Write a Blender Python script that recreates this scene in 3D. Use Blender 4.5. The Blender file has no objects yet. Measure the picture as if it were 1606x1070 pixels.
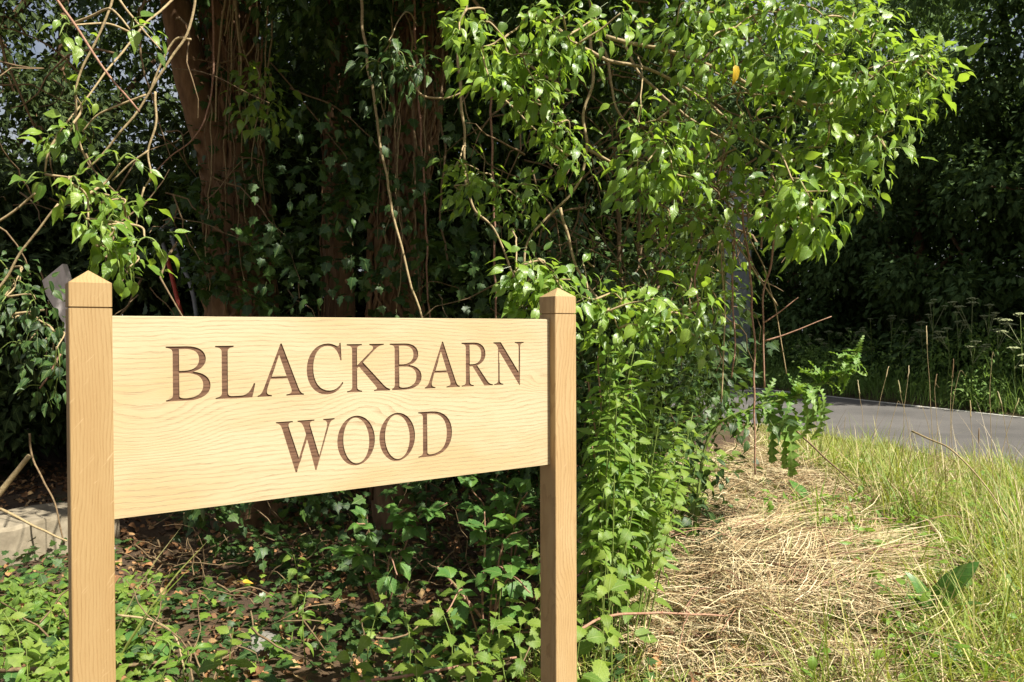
import bpy, math, random
import numpy as np
from mathutils import Vector, Matrix, Quaternion, noise as mnoise

random.seed(7)
rng = np.random.default_rng(7)
SC = bpy.context.scene
COL = SC.collection

# ------------------------------------------------------------------ camera
H = 1.30
F = 1201.06
PITCH, ROLL = -0.01217, -0.00372
cam_d = bpy.data.cameras.new('camera')
cam_d.sensor_width = 36.0
cam_d.lens = 36.0 * F / 1606.0
cam_d.clip_start = 0.05
cam_d.clip_end = 600.0
cam = bpy.data.objects.new('camera', cam_d)
COL.objects.link(cam)
cam.matrix_world = (Matrix.Translation((0, 0, H)) @
                    Matrix.Rotation(math.radians(90) + PITCH, 4, 'X') @ Matrix.Rotation(ROLL, 4, 'Z'))
SC.camera = cam
CAM_R = cam.matrix_world.to_3x3()

# ------------------------------------------------------------------ sky, sun, exposure
SUN_EL = math.radians(50)
SUN_AZ = math.atan2(0.80, -0.60)          # from +Y towards +X
S = Vector((math.sin(SUN_AZ) * math.cos(SUN_EL), math.cos(SUN_AZ) * math.cos(SUN_EL), math.sin(SUN_EL)))
world = bpy.data.worlds.new('World')
SC.world = world
world.use_nodes = True
wn = world.node_tree
bg = wn.nodes['Background']
sky = wn.nodes.new('ShaderNodeTexSky')
sky.sky_type = 'NISHITA'
sky.sun_disc = False
sky.sun_elevation = SUN_EL
sky.sun_rotation = SUN_AZ
sky.air_density = 1.0
sky.dust_density = 5.0
# thin broken cloud over the whole sky
w_tc = wn.nodes.new('ShaderNodeTexCoord')
w_ns = wn.nodes.new('ShaderNodeTexNoise')
w_ns.inputs['Scale'].default_value = 2.6
w_ns.inputs['Detail'].default_value = 8.0
w_ns.inputs['Roughness'].default_value = 0.6
wn.links.new(w_tc.outputs['Generated'], w_ns.inputs['Vector'])
w_mr = wn.nodes.new('ShaderNodeMapRange')
w_mr.inputs[1].default_value, w_mr.inputs[2].default_value = 0.38, 0.66
wn.links.new(w_ns.outputs['Fac'], w_mr.inputs[0])
w_mx = wn.nodes.new('ShaderNodeMix')
w_mx.data_type = 'RGBA'
w_mx.inputs[7].default_value = (6.0, 6.1, 6.2, 1)
wn.links.new(w_mr.outputs[0], w_mx.inputs[0])
wn.links.new(sky.outputs[0], w_mx.inputs[6])
wn.links.new(w_mx.outputs[2], bg.inputs[0])
bg.inputs[1].default_value = 0.05
sun_d = bpy.data.lights.new('sun', 'SUN')
sun_d.energy = 5.0
sun_d.angle = math.radians(0.53)
sun_d.color = (1.0, 0.945, 0.84)
sun = bpy.data.objects.new('sun', sun_d)
COL.objects.link(sun)
sun.rotation_euler = S.to_track_quat('Z', 'Y').to_euler()
sun.location = S * 30
vs = SC.view_settings
vs.view_transform = 'Standard'
vs.look = 'None'
vs.gamma = 1.0
vs.exposure = 1.12
vs.use_curve_mapping = False
SC.cycles.use_denoising = True
SC.cycles.max_bounces = 6
SC.cycles.diffuse_bounces = 3
SC.cycles.glossy_bounces = 2
SC.cycles.transmission_bounces = 3
SC.cycles.transparent_max_bounces = 4
SC.cycles.sample_clamp_indirect = 4.0


def pt(px, py, d):
    """the point at depth d (metres along +Y) seen at photo pixel px, py"""
    v = CAM_R @ Vector(((px - 803.0) / F, -(py - 535.0) / F, -1.0))
    v = v * (d / v.y)
    return Vector((v.x, v.y, v.z + H))


# ------------------------------------------------------------------ object helpers
def empty(name, loc, label, cat, group=None):
    o = bpy.data.objects.new(name, None)
    o.empty_display_size = 0.1
    COL.objects.link(o)
    o.location = loc
    o['label'] = label
    o['category'] = cat
    if group:
        o['group'] = group
    return o


def link(name, mesh, parent=None, M=None):
    """a mesh given in world coordinates (or placed by M) under a root, or under a part of one"""
    o = bpy.data.objects.new(name, mesh)
    COL.objects.link(o)
    B = M if M is not None else Matrix.Identity(4)
    if parent is not None:
        o.parent = parent
        if parent.type == 'EMPTY':
            B = Matrix.Translation(-Vector(parent.location)) @ B
    o.matrix_basis = B
    return o


def mesh_np(name, V, T, mat, uv=None, rnd=None, smooth=True):
    me = bpy.data.meshes.new(name)
    V = np.asarray(V, dtype=np.float32)
    T = np.asarray(T, dtype=np.int32)
    me.vertices.add(len(V))
    me.vertices.foreach_set('co', V.ravel())
    me.loops.add(T.size)
    me.loops.foreach_set('vertex_index', T.ravel())
    me.polygons.add(len(T))
    me.polygons.foreach_set('loop_start', np.arange(0, T.size, T.shape[1], dtype=np.int32))
    if smooth:
        me.polygons.foreach_set('use_smooth', np.ones(len(T), dtype=bool))
    if uv is not None:
        l = me.uv_layers.new(name='UVMap')
        l.data.foreach_set('uv', np.asarray(uv, dtype=np.float32)[T.ravel()].ravel())
    if rnd is not None:
        a = me.attributes.new('rnd', 'FLOAT', 'POINT')
        a.data.foreach_set('value', np.asarray(rnd, dtype=np.float32))
    me.materials.append(mat)
    me.update()
    me.validate()
    return me


class MB:
    """collects tubes, boxes and strips into one mesh"""

    def __init__(self):
        self.v, self.f = [], []

    def tube(self, pts, rad, sides=5, cap=True):
        n = len(pts)
        P = [Vector(p) for p in pts]
        R = rad if hasattr(rad, '__len__') else [rad] * n
        b0 = len(self.v)
        t0 = (P[1] - P[0]).normalized()
        a = t0.orthogonal().normalized()
        for i in range(n):
            t = (P[min(i + 1, n - 1)] - P[max(i - 1, 0)])
            t = t.normalized() if t.length > 1e-9 else t0
            a = (a - t * a.dot(t))
            a = a.normalized() if a.length > 1e-6 else t.orthogonal().normalized()
            b = t.cross(a)
            for k in range(sides):
                w = 2 * math.pi * k / sides
                self.v.append(P[i] + (a * math.cos(w) + b * math.sin(w)) * R[i])
        for i in range(n - 1):
            for k in range(sides):
                k2 = (k + 1) % sides
                self.f.append((b0 + i * sides + k, b0 + i * sides + k2, b0 + (i + 1) * sides + k2, b0 + (i + 1) * sides + k))
        if cap:
            self.f.append(tuple(b0 + k for k in reversed(range(sides))))
            self.f.append(tuple(b0 + (n - 1) * sides + k for k in range(sides)))
        return self

    def poly(self, vs, fs):
        b = len(self.v)
        self.v += [Vector(v) for v in vs]
        self.f += [tuple(b + i for i in f) for f in fs]
        return self

    def mesh(self, name, mat, smooth=True):
        me = bpy.data.meshes.new(name)
        me.from_pydata([tuple(v) for v in self.v], [], self.f)
        if smooth:
            for p in me.polygons:
                p.use_smooth = True
        me.materials.append(mat)
        me.update()
        return me


def spline(ctrl, n=8):
    """Catmull-Rom through control points"""
    P = [Vector(c) for c in ctrl]
    if len(P) == 2:
        return [P[0].lerp(P[1], i / n) for i in range(n + 1)]
    Q = [P[0] * 2 - P[1]] + P + [P[-1] * 2 - P[-2]]
    out = []
    for i in range(1, len(Q) - 2):
        a, b, c, d = Q[i - 1], Q[i], Q[i + 1], Q[i + 2]
        for k in range(n):
            t = k / n
            out.append(0.5 * ((2 * b) + (c - a) * t + (2 * a - 5 * b + 4 * c - d) * t * t + (3 * b - a - 3 * c + d) * t ** 3))
    out.append(P[-1])
    return out


def wobble(P, amp, seed, freq=6.0):
    out = []
    for i, p in enumerate(P):
        q = p * freq + Vector((seed * 3.1, seed * 1.7, seed * 0.9))
        out.append(p + mnoise.noise_vector(q) * amp)
    return out


def taper(n, r0, r1):
    return [r0 + (r1 - r0) * i / max(n - 1, 1) for i in range(n)]


def rv(s=1.0):
    return Vector((random.gauss(0, s), random.gauss(0, s), random.gauss(0, s)))


# ------------------------------------------------------------------ materials
def new_mat(name):
    m = bpy.data.materials.new(name)
    m.use_nodes = True
    nt = m.node_tree
    return m, nt, nt.nodes['Principled BSDF'], nt.nodes['Material Output']


def node(nt, kind, **kw):
    n = nt.nodes.new('ShaderNode' + kind)
    for k, v in kw.items():
        if k.startswith('i_'):
            key = k[2:]
            n.inputs[int(key) if key.isdigit() else key].default_value = v
        else:
            setattr(n, k, v)
    return n


def ramp(nt, stops, interp='LINEAR'):
    r = nt.nodes.new('ShaderNodeValToRGB')
    r.color_ramp.interpolation = interp
    e = r.color_ramp.elements
    while len(e) < len(stops):
        e.new(0.5)
    for i, (p, c) in enumerate(stops):
        e[i].position = p
        e[i].color = (*c, 1)
    return r


def leaf_mat(name, cols, rough=0.38, trans=0.30, tcol=(0.22, 0.34, 0.03), vein=0.35, spec=0.5):
    m, nt, bs, out = new_mat(name)
    L = nt.links.new
    oi = node(nt, 'ObjectInfo')
    at = node(nt, 'Attribute', attribute_name='rnd')
    ad = node(nt, 'Math', operation='ADD')
    L(oi.outputs['Random'], ad.inputs[0]); L(at.outputs['Fac'], ad.inputs[1])
    fr = node(nt, 'Math', operation='FRACT')
    L(ad.outputs[0], fr.inputs[0])
    n = len(cols)
    rp = ramp(nt, [(i / (n - 1), c) for i, c in enumerate(cols)])
    L(fr.outputs[0], rp.inputs[0])
    uv = node(nt, 'UVMap')
    sx = node(nt, 'SeparateXYZ')
    L(uv.outputs[0], sx.inputs[0])
    ab = node(nt, 'Math', operation='ABSOLUTE'); L(sx.outputs[0], ab.inputs[0])
    # side veins run obliquely from the midrib
    mu = node(nt, 'Math', operation='MULTIPLY_ADD', i_1=-0.9); L(ab.outputs[0], mu.inputs[0]); L(sx.outputs[1], mu.inputs[2])
    sn = node(nt, 'Math', operation='MULTIPLY', i_1=46.0); L(mu.outputs[0], sn.inputs[0])
    si = node(nt, 'Math', operation='SINE'); L(sn.outputs[0], si.inputs[0])
    pw = node(nt, 'MapRange', i_1=0.82, i_2=1.0); L(si.outputs[0], pw.inputs[0])
    mr = node(nt, 'MapRange', i_1=0.028, i_2=0.008); L(ab.outputs[0], mr.inputs[0])
    hf = node(nt, 'Math', operation='MULTIPLY', i_1=0.45); L(pw.outputs[0], hf.inputs[0])
    mx = node(nt, 'Math', operation='MAXIMUM'); L(mr.outputs[0], mx.inputs[0]); L(hf.outputs[0], mx.inputs[1])
    vs_ = node(nt, 'Math', operation='MULTIPLY', i_1=vein); L(mx.outputs[0], vs_.inputs[0])
    mix = node(nt, 'Mix', data_type='RGBA', i_7=(0.24, 0.30, 0.09, 1))
    L(vs_.outputs[0], mix.inputs[0]); L(rp.outputs[0], mix.inputs[6])
    ns = node(nt, 'TexNoise', i_Scale=34.0, i_Detail=2.0)
    tc = node(nt, 'TexCoord'); L(tc.outputs['Object'], ns.inputs['Vector'])
    hs = node(nt, 'HueSaturation')
    nm = node(nt, 'MapRange', i_1=0.3, i_2=0.7, i_3=0.75, i_4=1.25); L(ns.outputs['Fac'], nm.inputs[0])
    L(nm.outputs[0], hs.inputs['Value']); L(mix.outputs[2], hs.inputs['Color'])
    L(hs.outputs[0], bs.inputs['Base Color'])
    bs.inputs['Roughness'].default_value = rough
    bs.inputs['Specular IOR Level'].default_value = spec
    bp = node(nt, 'Bump', i_Strength=0.25, i_Distance=0.004)
    L(mx.outputs[0], bp.inputs['Height']); L(bp.outputs[0], bs.inputs['Normal'])
    tr = node(nt, 'BsdfTranslucent')
    tm = node(nt, 'Mix', data_type='RGBA', blend_type='MULTIPLY', i_0=0.35, i_6=(*tcol, 1))
    hs2 = node(nt, 'HueSaturation', i_Value=3.0); L(rp.outputs[0], hs2.inputs['Color'])
    L(hs2.outputs[0], tm.inputs[7]); L(tm.outputs[2], tr.inputs[0])
    ms = node(nt, 'MixShader', i_0=trans)
    L(bs.outputs[0], ms.inputs[1]); L(tr.outputs[0], ms.inputs[2]); L(ms.outputs[0], out.inputs[0])
    return m


def simple_mat(name, c1, c2, scale=20, rough=0.85, bump=0.3, stretch=(1, 1, 1), detail=5, rand=False):
    m, nt, bs, out = new_mat(name)
    L = nt.links.new
    tc = node(nt, 'TexCoord'); mp = node(nt, 'Mapping'); mp.inputs['Scale'].default_value = stretch
    L(tc.outputs['Object'], mp.inputs[0])
    ns = node(nt, 'TexNoise', i_Scale=scale, i_Detail=detail, i_Roughness=0.65); L(mp.outputs[0], ns.inputs['Vector'])
    rp = ramp(nt, [(0.3, c1), (0.7, c2)]); L(ns.outputs['Fac'], rp.inputs[0])
    src = rp.outputs[0]
    if rand:
        at = node(nt, 'Attribute', attribute_name='rnd'); oi = node(nt, 'ObjectInfo')
        ad = node(nt, 'Math', operation='ADD'); L(at.outputs['Fac'], ad.inputs[0]); L(oi.outputs['Random'], ad.inputs[1])
        fr = node(nt, 'Math', operation='FRACT'); L(ad.outputs[0], fr.inputs[0])
        r2 = ramp(nt, rand if isinstance(rand, list) else [(0.0, c1), (1.0, c2)]); L(fr.outputs[0], r2.inputs[0])
        hs = node(nt, 'HueSaturation'); L(r2.outputs[0], hs.inputs['Color'])
        nm = node(nt, 'MapRange', i_1=0.3, i_2=0.7, i_3=0.8, i_4=1.2); L(ns.outputs['Fac'], nm.inputs[0])
        L(nm.outputs[0], hs.inputs['Value'])
        src = hs.outputs[0]
    L(src, bs.inputs['Base Color'])
    bs.inputs['Roughness'].default_value = rough
    bs.inputs['Specular IOR Level'].default_value = 0.3
    if bump:
        bp = node(nt, 'Bump', i_Strength=bump, i_Distance=0.01); L(ns.outputs['Fac'], bp.inputs['Height']); L(bp.outputs[0], bs.inputs['Normal'])
    return m


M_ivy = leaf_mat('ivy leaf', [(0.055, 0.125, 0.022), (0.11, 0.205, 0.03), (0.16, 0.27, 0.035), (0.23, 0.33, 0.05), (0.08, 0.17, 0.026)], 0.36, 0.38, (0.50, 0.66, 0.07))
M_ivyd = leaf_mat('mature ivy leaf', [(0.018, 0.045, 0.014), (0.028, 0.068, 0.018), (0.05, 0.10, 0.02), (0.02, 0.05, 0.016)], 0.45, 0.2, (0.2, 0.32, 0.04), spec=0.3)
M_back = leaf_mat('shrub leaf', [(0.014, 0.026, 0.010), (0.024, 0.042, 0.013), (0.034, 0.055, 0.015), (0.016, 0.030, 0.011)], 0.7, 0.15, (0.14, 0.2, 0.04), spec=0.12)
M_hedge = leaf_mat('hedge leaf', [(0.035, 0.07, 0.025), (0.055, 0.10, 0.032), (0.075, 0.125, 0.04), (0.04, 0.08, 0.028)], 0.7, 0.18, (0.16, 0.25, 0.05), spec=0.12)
M_nettle = leaf_mat('nettle leaf', [(0.08, 0.15, 0.022), (0.12, 0.20, 0.028), (0.18, 0.25, 0.035), (0.10, 0.17, 0.025)], 0.55, 0.34, (0.34, 0.5, 0.06), 0.5, 0.35)
M_herb = leaf_mat('willowherb leaf', [(0.09, 0.18, 0.022), (0.12, 0.22, 0.026), (0.16, 0.25, 0.03), (0.10, 0.2, 0.025)], 0.45, 0.33, (0.36, 0.55, 0.05), 0.35, 0.4)
M_bramble = leaf_mat('bramble leaf', [(0.05, 0.13, 0.03), (0.07, 0.17, 0.035), (0.09, 0.19, 0.03), (0.05, 0.12, 0.03)], 0.5, 0.28, (0.3, 0.45, 0.06), 0.5, 0.35)
M_thistle = leaf_mat('thistle leaf', [(0.08, 0.19, 0.03), (0.12, 0.24, 0.04), (0.16, 0.27, 0.05), (0.10, 0.2, 0.04)], 0.5, 0.3, (0.35, 0.5, 0.06), 0.5, 0.4)
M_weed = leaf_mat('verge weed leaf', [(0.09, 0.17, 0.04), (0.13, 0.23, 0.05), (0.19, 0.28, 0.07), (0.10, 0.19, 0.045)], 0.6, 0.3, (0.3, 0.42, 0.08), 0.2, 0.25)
M_dock = leaf_mat('dock leaf', [(0.05, 0.14, 0.03), (0.07, 0.18, 0.03), (0.09, 0.2, 0.03), (0.06, 0.15, 0.03)], 0.42, 0.25, (0.3, 0.45, 0.05), 0.5, 0.45)
M_yellow = leaf_mat('yellow leaf', [(0.62, 0.36, 0.02), (0.70, 0.48, 0.04), (0.6, 0.42, 0.03), (0.68, 0.40, 0.02)], 0.5, 0.35, (0.8, 0.55, 0.05), 0.2, 0.4)
M_grass = leaf_mat('grass blade', [(0.13, 0.21, 0.03), (0.20, 0.28, 0.04), (0.32, 0.36, 0.08), (0.48, 0.43, 0.18), (0.17, 0.25, 0.035)], 0.5, 0.3, (0.5, 0.55, 0.08), 0.0, 0.4)
M_straw = simple_mat('straw', (0.42, 0.30, 0.15), (0.66, 0.54, 0.33), 60, 0.7, 0.0,
                     rand=[(0.0, (0.15, 0.09, 0.045)), (0.25, (0.32, 0.22, 0.11)), (0.5, (0.48, 0.38, 0.21)), (0.8, (0.60, 0.51, 0.33)), (1.0, (0.38, 0.35, 0.16))])
M_litter = simple_mat('leaf litter', (0.1, 0.05, 0.02), (0.3, 0.15, 0.06), 60, 0.8, 0.2,
                      rand=[(0.0, (0.08, 0.045, 0.025)), (0.35, (0.18, 0.09, 0.04)), (0.7, (0.30, 0.15, 0.06)), (1.0, (0.36, 0.25, 0.12))])
M_twig = simple_mat('twig bark', (0.10, 0.065, 0.035), (0.24, 0.17, 0.09), 60, 0.85, 0.4)
M_vine = simple_mat('pale vine bark', (0.22, 0.16, 0.08), (0.42, 0.33, 0.18), 70, 0.8, 0.3)
M_cane = simple_mat('bramble cane', (0.20, 0.09, 0.055), (0.38, 0.24, 0.16), 70, 0.75, 0.3)
M_greenstem = simple_mat('green stem', (0.10, 0.16, 0.03), (0.2, 0.25, 0.06), 50, 0.6, 0.1)
M_bark = simple_mat('tree bark', (0.08, 0.045, 0.025), (0.28, 0.17, 0.09), 16, 0.95, 1.0, (1, 1, 0.22), 8)
M_fibre = simple_mat('matted ivy stem', (0.10, 0.055, 0.03), (0.28, 0.17, 0.09), 30, 0.9, 0.6, (1, 1, 0.3), 6)
M_concrete = simple_mat('concrete', (0.15, 0.125, 0.085), (0.31, 0.265, 0.19), 11, 0.95, 0.35, detail=9)
M_pole = simple_mat('grey pillar', (0.20, 0.22, 0.22), (0.30, 0.325, 0.325), 12, 0.9, 0.3, (1, 1, 0.4), detail=8)
M_asphalt = simple_mat('asphalt', (0.075, 0.073, 0.07), (0.125, 0.12, 0.115), 160, 0.9, 0.4, detail=8)
nt = M_asphalt.node_tree
bs = nt.nodes['Principled BSDF']
old = bs.inputs['Base Color'].links[0].from_socket
an = node(nt, 'TexNoise', i_Scale=0.7, i_Detail=6.0, i_Roughness=0.6)
atc = node(nt, 'TexCoord'); nt.links.new(atc.outputs['Object'], an.inputs['Vector'])
ar = ramp(nt, [(0.32, (0.72, 0.71, 0.70)), (0.68, (1.25, 1.22, 1.18))]); nt.links.new(an.outputs['Fac'], ar.inputs[0])
am = node(nt, 'Mix', data_type='RGBA', blend_type='MULTIPLY', i_0=1.0); nt.links.new(old, am.inputs[6]); nt.links.new(ar.outputs[0], am.inputs[7])
nt.links.new(am.outputs[2], bs.inputs['Base Color'])
M_edge = simple_mat('road edge', (0.42, 0.41, 0.37), (0.62, 0.60, 0.54), 30, 0.9, 0.2)
M_umbel = simple_mat('umbel', (0.16, 0.19, 0.08), (0.32, 0.34, 0.18), 60, 0.8, 0.0)
M_red = simple_mat('red paint', (0.42, 0.05, 0.03), (0.5, 0.09, 0.05), 20, 0.5, 0.1)
M_steel = simple_mat('grey tube', (0.16, 0.17, 0.18), (0.28, 0.29, 0.30), 30, 0.45, 0.1)
M_grey = simple_mat('weathered wood', (0.34, 0.30, 0.29), (0.62, 0.57, 0.55), 18, 0.9, 0.6, (1, 1, 0.25), 7)
M_stone = simple_mat('stone', (0.10, 0.095, 0.08), (0.24, 0.225, 0.20), 30, 0.9, 0.6, detail=8)

# ground: earth with moss and litter tones
M_ground, nt, bs, out = new_mat('earth')
tc = node(nt, 'TexCoord')
n1 = node(nt, 'TexNoise', i_Scale=1.3, i_Detail=6.0); n2 = node(nt, 'TexNoise', i_Scale=45.0, i_Detail=8.0, i_Roughness=0.7)
nt.links.new(tc.outputs['Object'], n1.inputs['Vector']); nt.links.new(tc.outputs['Object'], n2.inputs['Vector'])
r1 = ramp(nt, [(0.35, (0.055, 0.035, 0.02)), (0.55, (0.09, 0.06, 0.03)), (0.7, (0.05, 0.06, 0.02))])
r2 = ramp(nt, [(0.3, (0.5, 0.45, 0.4)), (0.75, (1.5, 1.35, 1.2))])
nt.links.new(n1.outputs['Fac'], r1.inputs[0]); nt.links.new(n2.outputs['Fac'], r2.inputs[0])
mx = node(nt, 'Mix', data_type='RGBA', blend_type='MULTIPLY', i_0=1.0)
nt.links.new(r1.outputs[0], mx.inputs[6]); nt.links.new(r2.outputs[0], mx.inputs[7]); nt.links.new(mx.outputs[2], bs.inputs['Base Color'])
bs.inputs['Roughness'].default_value = 0.95
bp = node(nt, 'Bump', i_Strength=0.7, i_Distance=0.02); nt.links.new(n2.outputs['Fac'], bp.inputs['Height']); nt.links.new(bp.outputs[0], bs.inputs['Normal'])


def oak_mat(name, along, pale, mid, dark, lines=75.0, rays=0.0, engraved=False, knots=(), warp=10.0):
    """planed oak; 'along' is the local axis the grain follows"""
    m, nt, bs, out = new_mat(name)
    L = nt.links.new
    tc = node(nt, 'TexCoord')
    def mapped(sl, sa):
        mp = node(nt, 'Mapping')
        mp.inputs['Scale'].default_value = (sl, sa, sa) if along == 'X' else (sa, sa, sl)
        L(tc.outputs['Object'], mp.inputs[0])
        return mp
    # slow drift of the growth rings
    w = node(nt, 'TexNoise', i_Scale=1.0, i_Detail=3.0, i_Roughness=0.5); L(mapped(1.3, 4.0).outputs[0], w.inputs['Vector'])
    w2 = node(nt, 'TexNoise', i_Scale=1.0, i_Detail=2.0); L(mapped(26.0, 60.0).outputs[0], w2.inputs['Vector'])
    sp = node(nt, 'SeparateXYZ'); L(tc.outputs['Object'], sp.inputs[0])
    cr = sp.outputs[2] if along == 'X' else sp.outputs[0]
    a1 = node(nt, 'Math', operation='MULTIPLY', i_1=lines); L(cr, a1.inputs[0])
    a2 = node(nt, 'Math', operation='MULTIPLY_ADD', i_1=warp); L(w.outputs['Fac'], a2.inputs[0]); L(a1.outputs[0], a2.inputs[2])
    a3 = node(nt, 'Math', operation='MULTIPLY_ADD', i_1=0.9); L(w2.outputs['Fac'], a3.inputs[0]); L(a2.outputs[0], a3.inputs[2])
    ph = a3.outputs[0]
    for (kx, kz, kr, ks) in knots:
        kd = node(nt, 'VectorMath', operation='DISTANCE', i_1=(kx * .45, 0.012, kz))
        km = node(nt, 'Mapping'); km.inputs['Scale'].default_value = (.45, .45, 1); L(tc.outputs['Object'], km.inputs[0]); L(km.outputs[0], kd.inputs[0])
        kk = node(nt, 'MapRange', interpolation_type='SMOOTHERSTEP', i_1=kr, i_2=0.0, i_4=ks); L(kd.outputs['Value'], kk.inputs[0])
        ka = node(nt, 'Math', operation='ADD'); L(ph, ka.inputs[0]); L(kk.outputs[0], ka.inputs[1])
        ph = ka.outputs[0]
    fr = node(nt, 'Math', operation='FRACT'); L(ph, fr.inputs[0])
    ring = node(nt, 'MapRange', i_1=0.5, i_2=0.98); L(fr.outputs[0], ring.inputs[0])
    # pores: fine broken streaks
    p = node(nt, 'TexNoise', i_Scale=1.0, i_Detail=4.0, i_Roughness=0.7); L(mapped(16.0, 520.0).outputs[0], p.inputs['Vector'])
    pr = node(nt, 'MapRange', i_1=0.5, i_2=0.72); L(p.outputs['Fac'], pr.inputs[0])
    m1 = node(nt, 'Math', operation='MULTIPLY'); L(ring.outputs[0], m1.inputs[0])
    m1b = node(nt, 'MapRange', i_1=0.35, i_2=0.7, i_3=0.25, i_4=1.0); L(p.outputs['Fac'], m1b.inputs[0]); L(m1b.outputs[0], m1.inputs[1])
    mm = node(nt, 'Math', operation='MULTIPLY_ADD', i_1=0.35, use_clamp=True); L(pr.outputs[0], mm.inputs[0]); L(m1.outputs[0], mm.inputs[2])
    # warm clouds
    c = node(nt, 'TexNoise', i_Scale=1.0, i_Detail=3.0); L((mapped(7.0, 130.0) if engraved else mapped(3.0, 9.0)).outputs[0], c.inputs['Vector'])
    cm = node(nt, 'MapRange', i_1=0.42, i_2=0.68); L(c.outputs['Fac'], cm.inputs[0])
    x1 = node(nt, 'Mix', data_type='RGBA', i_6=(*pale, 1), i_7=(*mid, 1)); L(cm.outputs[0], x1.inputs[0])
    x2 = node(nt, 'Mix', data_type='RGBA', i_7=(*dark, 1)); L(mm.outputs[0], x2.inputs[0]); L(x1.outputs[2], x2.inputs[6])
    res = x2.outputs[2]
    if rays:
        # medullary flecks: thin pale curved marks across the grain
        r0 = node(nt, 'Mapping'); r0.inputs['Rotation'].default_value = (0, math.radians(50), 0); L(tc.outputs['Object'], r0.inputs[0])
        rt = node(nt, 'Mapping'); rt.inputs['Scale'].default_value = (22, 3, 190)
        L(r0.outputs[0], rt.inputs[0])
        rn = node(nt, 'TexNoise', i_Scale=1.0, i_Detail=1.0, i_Distortion=0.9); L(rt.outputs[0], rn.inputs['Vector'])
        rm = node(nt, 'MapRange', i_1=0.69, i_2=0.78, i_4=rays); L(rn.outputs['Fac'], rm.inputs[0])
        x3 = node(nt, 'Mix', data_type='RGBA', i_7=(min(pale[0] * 1.25, .8), pale[1] * 1.3, pale[2] * 1.45, 1)); L(rm.outputs[0], x3.inputs[0]); L(res, x3.inputs[6])
        res = x3.outputs[2]
    L(res, bs.inputs['Base Color'])
    bs.inputs['Roughness'].default_value = 0.85 if engraved else 0.5
    bs.inputs['Specular IOR Level'].default_value = 0.2 if engraved else 0.3
    bp = node(nt, 'Bump', i_Strength=0.35, i_Distance=0.0012, invert=True); L(mm.outputs[0], bp.inputs['Height']); L(bp.outputs[0], bs.inputs['Normal'])
    return m


M_board = oak_mat('oak board', 'X', (0.445, 0.378, 0.235), (0.415, 0.32, 0.170), (0.31, 0.23, 0.130), 98.0, knots=((1.165, H - .145, .05, 3.0), (.135, H - .19, .10, 4.0), (.62, H - .17, .07, -2.5)))
M_post = oak_mat('oak post', 'Z', (0.345, 0.236, 0.108), (0.315, 0.205, 0.088), (0.265, 0.165, 0.068), 150.0, 0.8, warp=16.0)
M_post2 = oak_mat('paler oak post', 'Z', (0.40, 0.28, 0.14), (0.365, 0.24, 0.108), (0.28, 0.178, 0.08), 110.0, 0.3, warp=22.0)
M_letter = oak_mat('engraved oak', 'X', (0.155, 0.088, 0.052), (0.085, 0.043, 0.026), (0.05, 0.025, 0.015), 120.0, engraved=True)

# ------------------------------------------------------------------ terrain
RA = Vector((7.6, 11.4, 0))                # a point of the far road edge
RD = Vector((-0.327, 0.945, 0))            # along the road, away from the camera
RN = Vector((-0.945, -0.327, 0))           # across the road, towards the camera side
RW = 4.2


def road_off(x, y):
    return (x - RA.x) * RN.x + (y - RA.y) * RN.y      # 0 at the far edge, RW at the near edge


def gz(x, y):
    z = 0.26 * math.exp(-((x - 1.9) / 1.1) ** 2 - ((y - 5.4) / 1.5) ** 2)
    z += 0.17 * math.exp(-((x - 1.25) / 0.6) ** 2 - ((y - 3.6) / 0.7) ** 2)
    z += 0.03 * mnoise.noise(Vector((x * 1.3, y * 1.3, 0.3))) + 0.012 * mnoise.noise(Vector((x * 5, y * 5, 1.3)))
    o = road_off(x, y)
    if o < 0:
        z += min(-o, 6) * 0.10
    k = max(0.0, min(1.0, max(o - RW, -o) / 0.6))
    return z * k - 0.03 * (1 - k)


def axis(a, b, n0, n1, c0, c1):
    return np.unique(np.concatenate([np.linspace(a, c0, n0), np.linspace(c0, c1, n1), np.linspace(c1, b, n0)]))


gx = axis(-150, 150, 14, 110, -7, 9)
gy = axis(-60, 300, 14, 140, 0, 20)
GV = [(x, y, gz(x, y)) for y in gy for x in gx]
nx = len(gx)
GF = [(j * nx + i, j * nx + i + 1, (j + 1) * nx + i + 1, (j + 1) * nx + i) for j in range(len(gy) - 1) for i in range(nx - 1)]
ground = link('ground', mesh_np('ground', GV, GF, M_ground))
ground['kind'] = 'structure'


def strip(name, o0, o1, z, mat, t0=-60, t1=90, n=90):
    V, T = [], []
    for i in range(n + 1):
        t = t0 + (t1 - t0) * i / n
        for k, o in enumerate((o0, o1)):
            wv = 0.05 * mnoise.noise(Vector((t * 0.9, o, 2.0)))
            p = RA + RD * t + RN * (o + wv)
            V.append((p.x, p.y, z))
    for i in range(n):
        T.append((2 * i, 2 * i + 1, 2 * i + 3, 2 * i + 2))
    o = link(name, mesh_np(name, V, T, mat))
    o['kind'] = 'structure'


strip('road', 0.0, RW, 0.0, M_asphalt)
strip('road_edge_line', 0.02, 0.13, 0.004, M_edge)

# ------------------------------------------------------------------ the oak sign
SW = 0.075
SL = 1.17507
TH = 0.97285
sign = empty('oak_sign', (-0.85077, 1.47018, 0), 'freshly planed pale oak sign on two square posts, engraved BLACKBARN WOOD', 'sign')
sign.rotation_euler = (0, 0, math.pi / 2 - TH)


def part(name, mesh, parent):
    o = bpy.data.objects.new(name, mesh)
    COL.objects.link(o)
    o.parent = parent
    return o


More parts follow.
